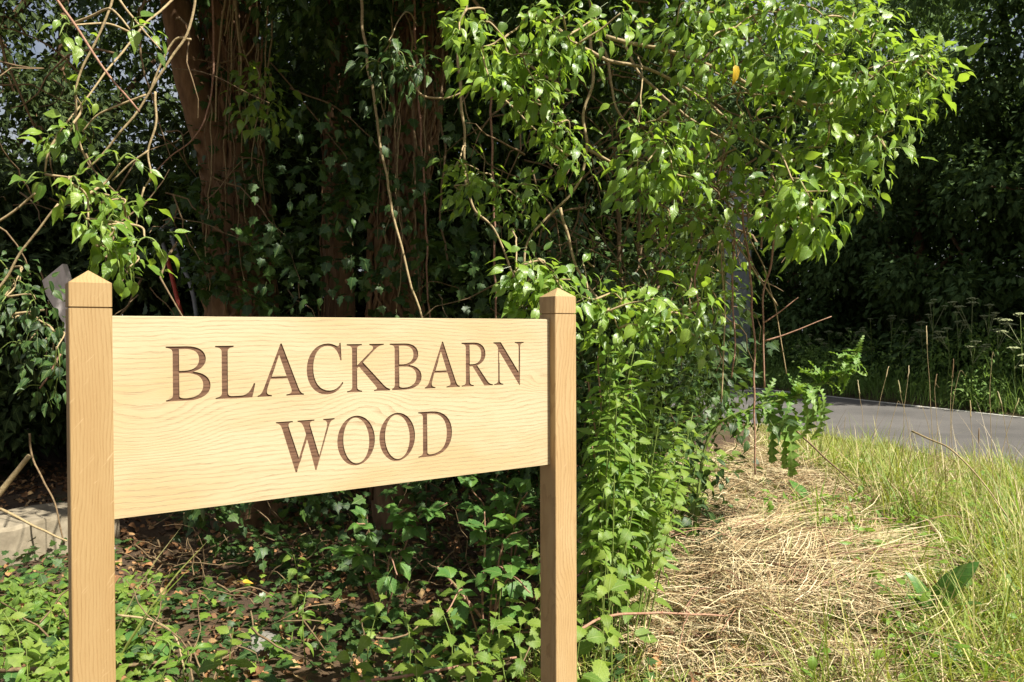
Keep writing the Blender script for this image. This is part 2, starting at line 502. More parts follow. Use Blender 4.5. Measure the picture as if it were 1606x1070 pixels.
def ring(cx, cy, h, c, z):
    return [(cx + a, cy + b, z) for a, b in ((-h + c, -h), (h - c, -h), (h, -h + c), (h, h - c), (h - c, h), (-h + c, h), (-h, h - c), (-h, -h + c))]


def loft(rings, mat, name, apex=None):
    V, Fc = [], []
    for r in rings:
        V += r
    for i in range(len(rings) - 1):
        for k in range(8):
            k2 = (k + 1) % 8
            Fc.append((i * 8 + k, i * 8 + k2, i * 8 + 8 + k2, i * 8 + 8 + k))
    Fc.append(tuple(reversed(range(8))))
    b = (len(rings) - 1) * 8
    if apex:
        V.append(apex)
        for k in range(8):
            Fc.append((b + k, b + (k + 1) % 8, len(V) - 1))
    else:
        Fc.append(tuple(b + k for k in range(8)))
    return MB().poly(V, Fc).mesh(name, mat, smooth=False)


ZG = H + 0.0505
for cx, mp_ in ((SW / 2, M_post), (SL + SW / 2, M_post2)):
    h, c, cy = SW / 2, 0.0016, SW / 2
    p = part('post', loft([ring(cx, cy, h, c, -0.06), ring(cx, cy, h, c, ZG - 0.0018), ring(cx, cy, h - 0.004, c, ZG - 0.0012), ring(cx, cy, h - 0.004, c, ZG + 0.004)], mp_, 'post'), sign)
    part('cap', loft([ring(cx, cy, h - 0.0045, c, ZG + 0.0008), ring(cx, cy, h, c, ZG + 0.0014), ring(cx, cy, h, c, H + 0.0985), ring(cx, cy, h - 0.001, c, H + 0.0992)], mp_, 'cap', (cx, cy, H + 0.1250)), p)


# letters drawn as outlines (cap height 1); B = cubic curve
SERB = [('B', .085, .035, .115, .06, .115, .12), (.115, .88), ('B', .115, .94, .085, .965, 0, .975)]
FOOT = [('B', .225, .06, .25, .035, .335, .025), (.335, 0), (0, 0), (0, .025)]
GLYPH = {
    'L': [[(0, 1), (.335, 1), (.335, .975), ('B', .26, .965, .225, .94, .225, .88), (.225, .12), ('B', .225, .06, .25, .045, .31, .045), (.46, .045),
           ('B', .58, .045, .64, .11, .705, .27), (.735, .27), (.68, 0), (0, 0), (0, .025)] + SERB],
    'B': [[(0, 1), (.36, 1), ('B', .58, 1, .69, .90, .69, .765), ('B', .69, .64, .60, .56, .47, .53), ('B', .66, .505, .77, .41, .77, .27),
           ('B', .77, .10, .62, 0, .38, 0), (0, 0), (0, .025)] + SERB,
          [(.225, .95), (.33, .95), ('B', .49, .95, .57, .88, .57, .76), ('B', .57, .63, .48, .555, .32, .55), (.225, .55)],
          [(.225, .505), (.33, .505), ('B', .54, .505, .64, .42, .64, .275), ('B', .64, .13, .53, .045, .35, .045), ('B', .27, .045, .225, .06, .225, .09)]],
    'A': [[(.45, 1.03), (.475, 1.03), (.80, .16), ('B', .84, .06, .86, .035, .913, .025), (.913, 0), (.56, 0), (.56, .025), ('B', .64, .03, .665, .05, .665, .085),
           ('B', .665, .11, .66, .135, .645, .175), (.585, .34), (.255, .34), (.20, .185), ('B', .185, .145, .18, .115, .18, .095), ('B', .18, .05, .21, .03, .275, .025),
           (.275, 0), (0, 0), (0, .025), ('B', .06, .04, .085, .07, .125, .175)],
          [(.275, .385), (.567, .385), (.425, .80)]],
    'C': [[(.735, .67), (.705, .67), ('B', .665, .86, .58, .97, .44, .97), ('B', .25, .97, .135, .79, .135, .53), ('B', .135, .23, .28, .06, .475, .06),
           ('B', .59, .06, .67, .11, .745, .225), (.77, .21), ('B', .70, .06, .58, -.02, .43, -.02), ('B', .17, -.02, 0, .20, 0, .49), ('B', 0, .80, .19, 1.02, .44, 1.02),
           ('B', .52, 1.02, .585, .99, .63, .965), ('B', .665, .95, .68, .97, .69, 1.03), (.715, 1.03)]],
    'K': [[(0, 1), (.335, 1), (.335, .975), ('B', .25, .965, .225, .94, .225, .88), (.225, .555), (.55, .86), ('B', .60, .91, .60, .96, .50, .975), (.50, 1), (.83, 1), (.83, .975),
           ('B', .74, .965, .70, .94, .63, .88), (.355, .62), (.80, .15), ('B', .88, .065, .93, .035, 1.02, .025), (1.02, 0), (.60, 0), (.60, .025), ('B', .68, .03, .68, .06, .64, .105),
           (.27, .525), (.225, .49), (.225, .12)] + FOOT + SERB],
    'R': [[(0, 1), (.34, 1), ('B', .56, 1, .665, .89, .665, .735), ('B', .665, .59, .56, .50, .43, .475), (.70, .13), ('B', .76, .055, .80, .03, .876, .025), (.876, 0), (.635, 0),
           (.30, .455), (.225, .455), (.225, .12)] + FOOT + SERB,
          [(.225, .95), (.31, .95), ('B', .46, .95, .545, .87, .545, .735), ('B', .545, .58, .45, .505, .29, .505), (.225, .505)]],
    'N': [[(0, 1), (.22, 1), (.755, .29), (.755, .86), ('B', .755, .94, .73, .965, .64, .975), (.64, 1), (.914, 1), (.914, .975), ('B', .83, .965, .80, .94, .80, .86), (.80, -.03), (.775, -.03),
           (.18, .77), (.18, .13), ('B', .18, .06, .20, .035, .29, .025), (.29, 0), (.02, 0), (.02, .025), ('B', .11, .035, .135, .06, .135, .13), (.135, .865), ('B', .10, .93, .06, .965, 0, .975)]],
    'W': [[(0, 1), (.335, 1), (.335, .975), ('B', .255, .97, .235, .945, .255, .88), (.455, .255), (.60, .71), (.57, .81), ('B', .53, .94, .50, .965, .43, .975), (.43, 1), (.775, 1), (.775, .975),
           ('B', .69, .97, .67, .945, .69, .88), (.87, .265), (1.025, .80), ('B', 1.055, .92, 1.04, .965, .96, .975), (.96, 1), (1.2, 1), (1.2, .975), ('B', 1.13, .96, 1.105, .93, 1.075, .84),
           (.815, -.03), (.79, -.03), (.625, .60), (.41, -.03), (.385, -.03), (.125, .84), ('B', .095, .935, .07, .965, 0, .975)]],
    'D': [[(0, 1), (.33, 1), ('B', .66, 1, .85, .80, .85, .51), ('B', .85, .20, .65, 0, .33, 0), (0, 0), (0, .025)] + SERB,
          [(.225, .95), (.31, .95), ('B', .57, .95, .715, .79, .715, .5), ('B', .715, .21, .57, .05, .31, .05), ('B', .25, .05, .225, .07, .225, .10)]],
    'O': [[(.415 + .415 * math.cos(k * math.pi / 24), .5 + .52 * math.sin(k * math.pi / 24)) for k in range(48)],
          [(.415 + .285 * math.cos(k * math.pi / 24) - .02 * math.sin(k * math.pi / 24), .5 + .475 * math.sin(k * math.pi / 24)) for k in range(48)]],
}
GW = {'L': .735, 'B': .77, 'A': .913, 'C': .77, 'K': 1.02, 'R': .876, 'N': .914, 'W': 1.2, 'D': .85, 'O': .83}


def contour(cmds):
    out = []
    for c in cmds:
        if c[0] == 'B':
            a = out[-1]
            for k in range(1, 9):
                t = k / 8
                q = 1 - t
                out.append(tuple(q ** 3 * a[i] + 3 * q * q * t * c[1 + i] + 3 * q * t * t * c[3 + i] + t ** 3 * c[5 + i] for i in (0, 1)))
        else:
            out.append(c)
    if abs(out[0][0] - out[-1][0]) + abs(out[0][1] - out[-1][1]) < 1e-6:
        out.pop()
    return out


def fill_mesh(name, contours, y_front, thick, mat):
    """extruded flat shape with holes in the plane of the board"""
    cu = bpy.data.curves.new(name, 'CURVE')
    cu.dimensions = '2D'
    cu.fill_mode = 'BOTH'
    cu.extrude = thick / 2
    for c in contours:
        sp = cu.splines.new('POLY')
        sp.points.add(len(c) - 1)
        for p, q in zip(sp.points, c):
            p.co = (q[0], q[1], 0, 1)
        sp.use_cyclic_u = True
    o = bpy.data.objects.new(name, cu)
    COL.objects.link(o)
    dg = bpy.context.evaluated_depsgraph_get()
    me = bpy.data.meshes.new_from_object(o.evaluated_get(dg))
    bpy.data.objects.remove(o)
    bpy.data.curves.remove(cu)
    me.transform(Matrix(((1, 0, 0, 0), (0, 0, -1, y_front + thick / 2), (0, 1, 0, 0), (0, 0, 0, 1))))
    me.materials.clear()
    me.materials.append(mat)
    me.name = name
    return me


CAPH = 0.1148
WRITE = [('B', .1764, .2647, 0), ('L', .2748, .3593, 0), ('A', .364, .469, 0), ('C', .4758, .5645, 0), ('K', .5732, .6906, 0), ('B', .6845, .7715, 0), ('A', .7803, .8825, 0),
         ('R', .8883, .9850, 0), ('N', .987, 1.0861, 0), ('W', .4043, .5421, 1), ('O', .5484, .6438, 1), ('O', .6556, .7523, 1), ('D', .7612, .8587, 1)]
BASE = [H - 0.1430, H - 0.3163]
X0, X1, Z0, Z1 = SW - 0.004, SL + 0.004, H - 0.37499, H + 0.03484
YF, ED = 0.02617, 0.0030
holes, glyphs = [[(X0, Z0 + .001), (X1, Z0 + .001), (X1, Z1 - .001), (X0, Z1 - .001)]], []
for ch, a, b, ln in WRITE:
    cs = [[(a + p[0] / GW[ch] * (b - a), BASE[ln] + p[1] * CAPH) for p in contour(c)] for c in GLYPH[ch]]
    glyphs.append(cs)
    holes += cs
board = part('board', fill_mesh('board', holes, YF, ED, M_board), sign)
core = MB()
yb0, yb1, e = YF + ED, YF + 0.024, 0.0012
core.poly([(X0, yb0, Z0 + e), (X1, yb0, Z0 + e), (X1, yb0, Z1 - e), (X0, yb0, Z1 - e), (X0, yb0 + e, Z0), (X1, yb0 + e, Z0), (X1, yb0 + e, Z1), (X0, yb0 + e, Z1),
           (X0, yb1, Z0), (X1, yb1, Z0), (X1, yb1, Z1), (X0, yb1, Z1)],
          [(0, 1, 2, 3), (0, 4, 5, 1), (3, 2, 6, 7), (4, 8, 9, 5), (7, 6, 10, 11), (8, 11, 10, 9), (1, 5, 9, 10, 6, 2), (0, 3, 7, 11, 8, 4)])
part('board_back', core.mesh('board_back', M_board, smooth=False), board)
for cs in glyphs:
    part('letter', fill_mesh('letter', cs, YF + ED - 0.0006, 0.0005, M_letter), board)


# ------------------------------------------------------------------ leaf templates: base at the origin, tip along +Y, upper side +Z
def leaf_template(prof, droop=0.3, fold=0.12, wave=0.0, petiole=0.0, curl=0.0, phase=0.0, teeth=0.0):
    """prof: list of (t, half width). Returns vertices, triangles, uv"""
    V, T = [], []
    pet = petiole
    if pet:
        V += [(-0.008, 0, 0), (0.008, 0, 0), (0.006, pet, -0.02), (-0.006, pet, -0.02)]
        T += [(0, 1, 2), (0, 2, 3)]
    b = len(V)
    n = len(prof)
    for i, (t, w) in enumerate(prof):
        y = pet + t * math.cos(droop * t)
        z = -0.02 * bool(pet) - droop * t * t * 0.75
        if i in (0, n - 1):
            V.append((curl * t * t, y, z))
        else:
            dz = fold * w + wave * math.sin(t * 9 + phase)
            tt = teeth * (1 if i % 2 else -1)
            V += [(-w + curl * t * t, y + tt, z + dz), (curl * t * t, y, z), (w + curl * t * t, y + tt, z + fold * w - wave * math.sin(t * 9 + phase + .7))]
    def idx(i, k):
        return b if i == 0 else (b + 1 + (n - 2) * 3 if i == n - 1 else b + 1 + (i - 1) * 3 + k)
    for i in range(n - 1):
        for k in (0, 1):
            a0, a1, b0, b1 = idx(i, k), idx(i, k + 1), idx(i + 1, k), idx(i + 1, k + 1)
            if i == 0:
                T.append((a0, b1, b0))
            elif i == n - 2:
                T.append((a0, a1, b0))
            else:
                T += [(a0, a1, b1), (a0, b1, b0)]
    V = np.array(V, dtype=np.float32)
    return V, np.array(T, dtype=np.int32), V[:, :2].copy()


IVYP = [(0, .02), (.10, .13), (.26, .215), (.42, .21), (.60, .145), (.78, .06), (1, 0)]
IVYP2 = [(0, .02), (.08, .17), (.22, .265), (.36, .24), (.5, .185), (.72, .075), (1, 0)]
T_ivy = [leaf_template(IVYP, d, f, w, .42, c, ph) for d, f, w, c, ph in
         ((.35, .25, .03, .0, 0), (.6, .15, .045, .06, 1), (.2, .35, .03, -.06, 2), (.75, .1, .04, .03, 3), (.45, .3, .055, -.03, 4))]
T_ivy += [leaf_template(IVYP2, .4, .2, .035, .45, .0, 1), leaf_template(IVYP2, .6, .12, .045, .4, .05, 2.5)]
# lobed juvenile ivy
def lobed(droop):
    out = [(0, 0), (.22, -.06), (.30, .08), (.52, .18), (.30, .34), (.34, .56), (.14, .66), (0, 1.0)]
    V = [(0, .3, .04)] + [(x, y, -droop * (x * x + (y - .3) ** 2)) for x, y in out] + [(-x, y, -droop * (x * x + (y - .3) ** 2)) for x, y in reversed(out[1:-1])]
    V = [(x, y + .35, z) for x, y, z in V]
    n = len(V) - 1
    T = [(0, 1 + k, 1 + (k + 1) % n) for k in range(n)]
    b = len(V)
    V += [(-.01, 0, 0), (.01, 0, 0), (0, .38, .01)]
    T.append((b, b + 1, b + 2))
    V = np.array(V, dtype=np.float32)
    return V, np.array(T, dtype=np.int32), V[:, :2].copy()
T_lobed = [lobed(.1), lobed(.35), lobed(-.1)]
def serrated(hw, n, droop, petiole, tw, fold=.15, base=.35):
    prof = [(0, .02)]
    for i in range(1, 2 * n):
        t = i / (2 * n)
        w = hw * (min(1, (t / base)) ** .6) * (1 - max(0, (t - base) / (1 - base)) ** 1.35)
        prof.append((t, max(.012, w * (1 + (tw if i % 2 else -tw)))))
    prof.append((1, 0))
    return leaf_template(prof, droop, fold, .01, petiole, random.uniform(-.05, .05), random.uniform(0, 6))
T_nettle = [serrated(.30, 7, d, .25, .13) for d in (.35, .6, .85)]
T_bramble = [serrated(.36, 7, d, .06, .09, .2, .4) for d in (.2, .4, .6)]
T_lance = [leaf_template([(0, .02), (.15, .09), (.35, .13), (.6, .10), (.82, .045), (1, 0)], d, .3, .01, .05, c) for d, c in ((.3, 0), (.7, .08), (1.0, -.08), (.5, .12))]
T_dock = [leaf_template([(0, .03), (.1, .10), (.3, .145), (.55, .15), (.8, .10), (.93, .05), (1, 0)], d, .25, .02, .25, c) for d, c in ((.4, .1), (.8, -.1), (.6, .02))]
def thistle_leaf(droop):
    prof = [(0, .02)]
    for i in range(1, 14):
        t = i / 14
        prof.append((t, (.24 if i % 2 else .06) * (1 - t * .75)))
    prof.append((1, 0))
    return leaf_template(prof, droop, .45, .05, .0, 0, 0, .02)
T_thistle = [thistle_leaf(d) for d in (.3, .7, 1.1)]
T_oval = [leaf_template([(0, .02), (.4, .28), (1, 0)], d, .2, .03) for d in (.2, .5)]
T_blade = [leaf_template([(0, .5), (.3, .45), (.65, .3), (1, 0)], 0, 0, 0)]
T_straw = [(np.array([(-.5, 0, 0), (.5, 0, 0), (3.4, .5, .05), (2.4, .5, .05), (.3, 1, 0), (-.3, 1, 0)], dtype=np.float32),
            np.array([(0, 1, 2), (0, 2, 3), (3, 2, 4), (3, 4, 5)], dtype=np.int32), None)]
T_dead = [serrated(.32, 3, d, .1, .1, f) for d, f in ((.6, .8), (-.7, .6), (.3, -.7))]


def template_meshes(name, temps, mat):
    return [mesh_np(name, v, t, mat, uv) for v, t, uv in temps]


ME_ivy = template_meshes('ivy leaf', T_ivy, M_ivy)
ME_ivyd = template_meshes('mature ivy leaf', T_ivy, M_ivyd)
ME_lobed = template_meshes('lobed ivy leaf', T_lobed, M_ivyd)
ME_lobedb = template_meshes('fresh lobed ivy leaf', T_lobed, M_ivy)
ME_nettle = template_meshes('nettle leaf', T_nettle, M_nettle)
ME_herb = template_meshes('willowherb leaf', T_lance, M_herb)
ME_bramble = template_meshes('bramble leaflet', T_bramble, M_bramble)
ME_thistle = template_meshes('thistle leaf', T_thistle, M_thistle)
ME_dock = template_meshes('dock leaf', T_dock, M_dock)
ME_yellow = template_meshes('yellow leaf', T_ivy[:3], M_yellow)
ME_dead = template_meshes('dead leaf', T_dead, M_litter)


def orient(p, tip, nrm, size):
    t = Vector(tip)
    t = t.normalized() if t.length > 1e-6 else Vector((0, 0, -1))
    n = Vector(nrm)
    z = n - t * n.dot(t)
    z = z.normalized() if z.length > 1e-4 else t.orthogonal().normalized()
    x = t.cross(z)
    return Matrix(((x.x * size, t.x * size, z.x * size, p[0]), (x.y * size, t.y * size, z.y * size, p[1]), (x.z * size, t.z * size, z.z * size, p[2]), (0, 0, 0, 1)))


def leaf(meshes, parent, p, tip, nrm, size, name='leaf'):
    return link(name, random.choice(meshes), parent, orient(p, tip, nrm, size))


def cloud(name, temps, P, tips, nrms, sizes, mat, parent=None, kind='stuff', width=None):
    """many leaves in one mesh; P, tips, nrms: (N,3); sizes (N,); width: separate cross size"""
    N = len(P)
    tips = tips / np.maximum(np.linalg.norm(tips, axis=1, keepdims=True), 1e-6)
    z = nrms - tips * np.sum(nrms * tips, axis=1, keepdims=True)
    z /= np.maximum(np.linalg.norm(z, axis=1, keepdims=True), 1e-6)
    x = np.cross(tips, z)
    wd = sizes if width is None else width
    which = rng.integers(0, len(temps), N)
    Vs, Ts, Us, Rs, off = [], [], [], [], 0
    rnd = rng.random(N)
    for k, (tv, tt, tu) in enumerate(temps):
        s = np.where(which == k)[0]
        if not len(s):
            continue
        v = (P[s][:, None, :] + x[s][:, None, :] * (tv[None, :, 0:1] * wd[s][:, None, None])
             + tips[s][:, None, :] * (tv[None, :, 1:2] * sizes[s][:, None, None]) + z[s][:, None, :] * (tv[None, :, 2:3] * sizes[s][:, None, None]))
        Vs.append(v.reshape(-1, 3))
        Ts.append((tt[None] + (np.arange(len(s)) * len(tv))[:, None, None] + off).reshape(-1, 3))
        Us.append(np.tile(tu if tu is not None else tv[:, :2], (len(s), 1)))
        Rs.append(np.repeat(rnd[s], len(tv)))
        off += len(s) * len(tv)
    o = link(name, mesh_np(name, np.concatenate(Vs), np.concatenate(Ts), mat, np.concatenate(Us), np.concatenate(Rs)), parent)
    if kind:
        o['kind'] = kind
    return o


SN = np.array(S)


def foliage(name, parent, centres, radii, per, size, mat, temps=T_oval, droop=0.5, squash=0.75, kind='stuff', sunw=.4):
    """clumps of leaves: centres (K,3), radii (K,), per = leaves in each clump"""
    K = len(centres)
    C = np.repeat(np.asarray(centres), per, axis=0)
    R = np.repeat(np.asarray(radii), per)
    d = rng.normal(size=(len(C), 3))
    d /= np.linalg.norm(d, axis=1, keepdims=True)
    r = rng.random(len(C)) ** 0.45
    off = d * (r * R)[:, None] * np.array([1, 1, squash])
    P = C + off
    tips = d + rng.normal(size=(len(C), 3)) * .6 + np.array([0, 0, -droop])
    nr = np.array([0, 0, 1.0 - sunw * .6]) + SN * sunw + rng.normal(size=(len(C), 3)) * .5 + d * .4
    sz = size * rng.uniform(.6, 1.25, len(C))
    return cloud(name, temps, P, tips, nr, sz, mat, parent, kind)


# ------------------------------------------------------------------ the two ivy-clad trees
def trunk_mesh(ctrl, r0, r1, seed, mat, sides=18, bump=.26):
    P = spline(ctrl, 12)
    n = len(P)
    mb = MB().tube(P, taper(n, r0, r1), sides)
    for i, v in enumerate(mb.v):
        c = P[min(i // sides, n - 1)]
        d = v - c
        q = Vector((v.x * 7, v.y * 7, v.z * 1.6 + seed))
        mb.v[i] = c + d * (1 + bump * mnoise.noise(q) + bump * .7 * mnoise.noise(q * 2.7))
    return mb.mesh('trunk', mat), P


def ivy_tree(label, base, ctrl, r0, r1, seed, limbs, n_fibre, n_leaf, group):
    root = empty('ivy_clad_tree', base, label, 'tree', group)
    me, P = trunk_mesh(ctrl, r0, r1, seed, M_bark)
    tr = link('trunk', me, root)
    n = len(P)
    for k, (lc, a, b) in enumerate(limbs):
        m2, LP = trunk_mesh(lc, a, b, seed + k + 3, M_bark, 14, .1)
        m2.name = 'limb'
        link('limb', m2, root)
    for k in range(n_fibre):
        ang = random.uniform(0, 2 * math.pi)
        i0 = random.randint(0, int(n * .35)); i1 = random.randint(int(n * .5), n - 1)
        path = []
        for i in range(i0, i1 + 1):
            rr = (r0 + (r1 - r0) * i / n) * 1.04 + .004
            a = ang + .5 * mnoise.noise(Vector((i * .16, k * 1.3, seed)))
            path.append(P[i] + Vector((math.cos(a) * rr, math.sin(a) * rr, 0)) + mnoise.noise_vector(Vector((i * .35, k * 2.1, 0))) * .045)
        r = random.choice((.006, .008, .010, .014, .018))
        link('ivy_stem', MB().tube(path, taper(len(path), r, r * .6), 6).mesh('ivy stem', M_fibre), root)
    for k in range(n_leaf):
        i = random.randint(0, n - 1)
        a = random.uniform(-math.pi * 1.05, math.pi * .05)
        rr = (r0 + (r1 - r0) * i / n) + random.uniform(.02, .16)
        d = Vector((math.cos(a), math.sin(a), 0))
        p = P[i] + d * rr + Vector((0, 0, random.uniform(-.08, .08)))
        leaf(ME_lobed, root, p, d * .5 + Vector((0, 0, -1)) + rv(.35), d + Vector((0, 0, .5)) + rv(.3), random.uniform(.045, .075))
    return root


t1b = pt(385, 640, 5.2); t1b.z = 0
TREE1 = ivy_tree('ivy-clad tree with a bare brown limb leaning left, pale strands hanging down its trunk', (t1b.x, t1b.y, gz(t1b.x, t1b.y)),
                 [t1b - Vector((0, 0, .1)), pt(385, 620, 5.2), pt(378, 490, 5.15), pt(372, 330, 5.1), pt(365, 180, 5.1), pt(362, 40, 5.1), pt(355, -150, 5.2), pt(360, -420, 5.3), pt(350, -700, 5.4)],
                 .23, .11, 1.0, [([pt(352, 290, 5.05), pt(322, 190, 4.95), pt(296, 100, 4.9), pt(276, 10, 4.9), pt(240, -140, 4.9), pt(190, -420, 4.95)], .125, .07)], 70, 200, 'ivy-clad trees')
t2b = pt(622, 640, 5.0); t2b.z = 0
TREE2 = ivy_tree('ivy-clad tree with a thick shaggy trunk of matted brown stems, behind the board', (t2b.x, t2b.y, gz(t2b.x, t2b.y)),
                 [t2b - Vector((0, 0, .1)), pt(620, 560, 5.0), pt(620, 400, 4.95), pt(636, 260, 4.9), pt(655, 150, 4.9), pt(662, 0, 4.95), pt(680, -250, 5.0), pt(700, -600, 5.2)],
                 .16, .13, 5.0, [([pt(655, 60, 4.9), pt(730, -60, 4.8), pt(830, -190, 4.6), pt(960, -330, 4.4), pt(1100, -430, 4.2)], .07, .03)], 75, 150, 'ivy-clad trees')
t3b = pt(528, 640, 6.2); t3b.z = 0
TREE3 = ivy_tree('slender ivy-clad tree in deep shade between the two thicker trunks', (t3b.x, t3b.y, gz(t3b.x, t3b.y)),
                 [t3b - Vector((0, 0, .1)), pt(530, 400, 6.2), pt(528, 200, 6.2), pt(535, 0, 6.2), pt(540, -400, 6.4)],
                 .12, .08, 8.0, [], 12, 60, 'ivy-clad trees')


def box_centres(n, lo, hi, ok=None):
    out = []
    while len(out) < n:
        p = [random.uniform(lo[i], hi[i]) for i in range(3)]
        if ok is None or ok(p):
            out.append(p)
    return out


# crowns, high over the trunks (above the picture)
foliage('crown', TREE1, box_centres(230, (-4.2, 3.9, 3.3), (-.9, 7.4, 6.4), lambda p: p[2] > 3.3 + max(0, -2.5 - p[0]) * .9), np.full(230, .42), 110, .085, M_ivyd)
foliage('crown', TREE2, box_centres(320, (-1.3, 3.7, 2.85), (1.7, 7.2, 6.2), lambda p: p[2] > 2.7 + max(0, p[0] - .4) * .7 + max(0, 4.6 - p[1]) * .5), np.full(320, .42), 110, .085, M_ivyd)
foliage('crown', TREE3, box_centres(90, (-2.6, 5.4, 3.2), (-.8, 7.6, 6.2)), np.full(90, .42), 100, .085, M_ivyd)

foliage('crown', TREE2, box_centres(210, (-.6, 3.0, 3.0), (3.0, 4.6, 4.4), lambda p: p[2] > 2.95 + .5 * (p[1] - 3.0) and p[1] > 2.9 + .25 * abs(p[0] - 1)), np.full(210, .34), 75, .09, M_ivyd)  # unseen forward crown leaves, added to shade the thicket and trunks
foliage('crown', TREE1, box_centres(150, (-3.2, 3.1, 3.05), (-.5, 4.4, 4.4), lambda p: p[2] > 3.0 + .5 * (p[1] - 3.0)), np.full(150, .34), 75, .09, M_ivyd)  # likewise added out of view, reaching sunward to keep the left side dark

# pale stems that hang from the trees
def px_path(pxs, d, seg=6, amp=.006, seed=0):
    ctrl = []
    for q in pxs:
        ctrl.append(pt(q[0], q[1], q[2] if len(q) > 2 else d))
    return wobble(spline(ctrl, seg), amp, seed, 9)


def stem_part(parent, pxs, d, r0, r1, mat, name='hanging_stem', seed=0, amp=.006):
    P = px_path(pxs, d, 7, amp, seed)
    return link(name, MB().tube(P, taper(len(P), r0, r1), 6).mesh(name, mat), parent)


for k, (pxs, d, r0, r1, m) in enumerate([
        ([(362, -60), (345, 60), (340, 130), (338, 192)], 4.5, .007, .005, M_vine), ([(368, -60), (357, 30), (351, 56)], 4.5, .006, .004, M_vine),
        ([(370, -60), (364, 50), (362, 112)], 4.5, .006, .004, M_vine), ([(366, -60), (373, 50), (378, 90), (378, 122)], 4.4, .008, .005, M_vine),
        ([(424, -60), (417, 60), (416, 132)], 4.5, .006, .004, M_vine), ([(333, -40), (335, 110), (324, 180), (300, 220), (262, 250), (230, 290)], 4.2, .006, .003, M_cane),
        ([(400, -40), (404, 30), (398, 70), (385, 90)], 4.5, .007, .004, M_vine), ([(425, 98), (460, 140), (500, 190), (545, 250)], 4.6, .005, .003, M_twig),
        ([(455, 138), (520, 165), (560, 195), (602, 240)], 4.6, .006, .003, M_twig)]):
    stem_part(TREE1, pxs, d, r0, r1, m, seed=k)
for k, (pxs, d, r0, r1, m) in enumerate([
        ([(562, -60), (568, 30), (580, 120), (600, 240), (625, 370), (662, 500), (672, 560)], 3.7, .008, .005, M_vine),
        ([(650, -60), (652, 60), (657, 170), (664, 270), (670, 400), (673, 500), (676, 600)], 4.3, .007, .005, M_cane),
        ([(770, 120), (772, 240), (774, 300), (776, 400), (778, 500), (778, 600)], 3.9, .006, .005, M_cane),
        ([(925, 60), (928, 130), (915, 185), (922, 230), (908, 285), (872, 330), (848, 352), (825, 392), (822, 440)], 3.4, 0.0073, 0.0049, M_vine),
        ([(718, 60), (722, 150), (729, 235), (730, 282), (745, 330), (775, 360), (800, 420), (815, 450)], 3.6, 0.0073, 0.0042, M_vine),
        ([(912, -60), (940, 60), (956, 110), (965, 165), (986, 200), (995, 240)], 3.6, 0.0073, 0.0042, M_vine),
        ([(878, 325), (895, 390), (915, 440), (942, 474)], 3.2, 0.0066, 0.0042, M_vine),
        ([(700, -60), (765, 30), (830, 100), (905, 150)], 3.9, 0.0092, 0.0056, M_vine),
        ([(645, 120), (660, 150), (700, 155), (735, 140)], 3.5, .006, .004, M_vine),
        ([(755, 110), (775, 140), (800, 165), (840, 205)], 3.3, 0.0066, 0.0035, M_vine),
        ([(975, 60), (1000, 110), (1050, 160), (1110, 205), (1150, 225)], 3.4, 0.0066, 0.0042, M_vine),
        ([(925, 235), (960, 255), (985, 272)], 3.4, .007, .004, M_vine),
        ([(1180, 130), (1230, 150), (1270, 175)], 3.0, 0.0079, 0.0049, M_vine), ([(950, 60), (1080, 90), (1200, 140), (1290, 165), (1325, 155), (1400, 150)], 3.1, 0.0086, 0.0035, M_vine),
        ([(870, 40), (940, 90), (1050, 120), (1160, 200), (1240, 250), (1290, 262)], 3.3, 0.0086, 0.0035, M_vine),
        ([(968, 280), (970, 350), (975, 430), (985, 500), (985, 590)], 4.2, .012, .010, M_twig), ([(1000, 310), (1002, 400), (1004, 520)], 4.4, .010, .008, M_twig),
        ([(688, 0), (695, 90), (690, 180), (698, 240), (690, 330), (705, 420)], 4.4, .008, .006, M_twig)]):
    stem_part(TREE2, pxs, d, r0, r1, m, seed=k + 20, amp=.012)

for k in range(30):
    tr_, xa, xb, dd = ((TREE1, 325, 440, 4.75), (TREE2, 585, 720, 4.6))[k % 2]
    x0 = random.uniform(xa, xb); y0 = random.uniform(-60, 180); ln = random.uniform(120, 380); dx = random.gauss(0, 14)
    stem_part(tr_, [(x0, y0), (x0 + dx * .4 + random.gauss(0, 6), y0 + ln * .35), (x0 + dx * .8 + random.gauss(0, 6), y0 + ln * .7), (x0 + dx, y0 + ln)], dd - random.random() * .3, random.uniform(.003, .008), .0025, random.choice((M_vine, M_fibre, M_twig)), seed=k + 90, amp=.02)
# leafless tangle inside the thicket
def tangle(parent, n, box, length, r, mat, name='twig_tangle'):
    mb = MB()
    for k in range(n):
        p = Vector([random.uniform(box[0][i], box[1][i]) for i in range(3)])
        d = Vector((random.gauss(0, 1), random.gauss(0, .6), random.gauss(-.2, .8))).normalized()
        L = random.uniform(.4, 1.0) * length
        path, q = [], p
        for i in range(9):
            path.append(q.copy())
            d = (d + rv(.28) + Vector((0, 0, -.06))).normalized()
            q = q + d * L / 8
        mb.tube(path, taper(9, r * random.uniform(.6, 1.3), r * .35), 4, False)
    o = link(name, mb.mesh(name, mat), parent)
    o['kind'] = 'stuff'


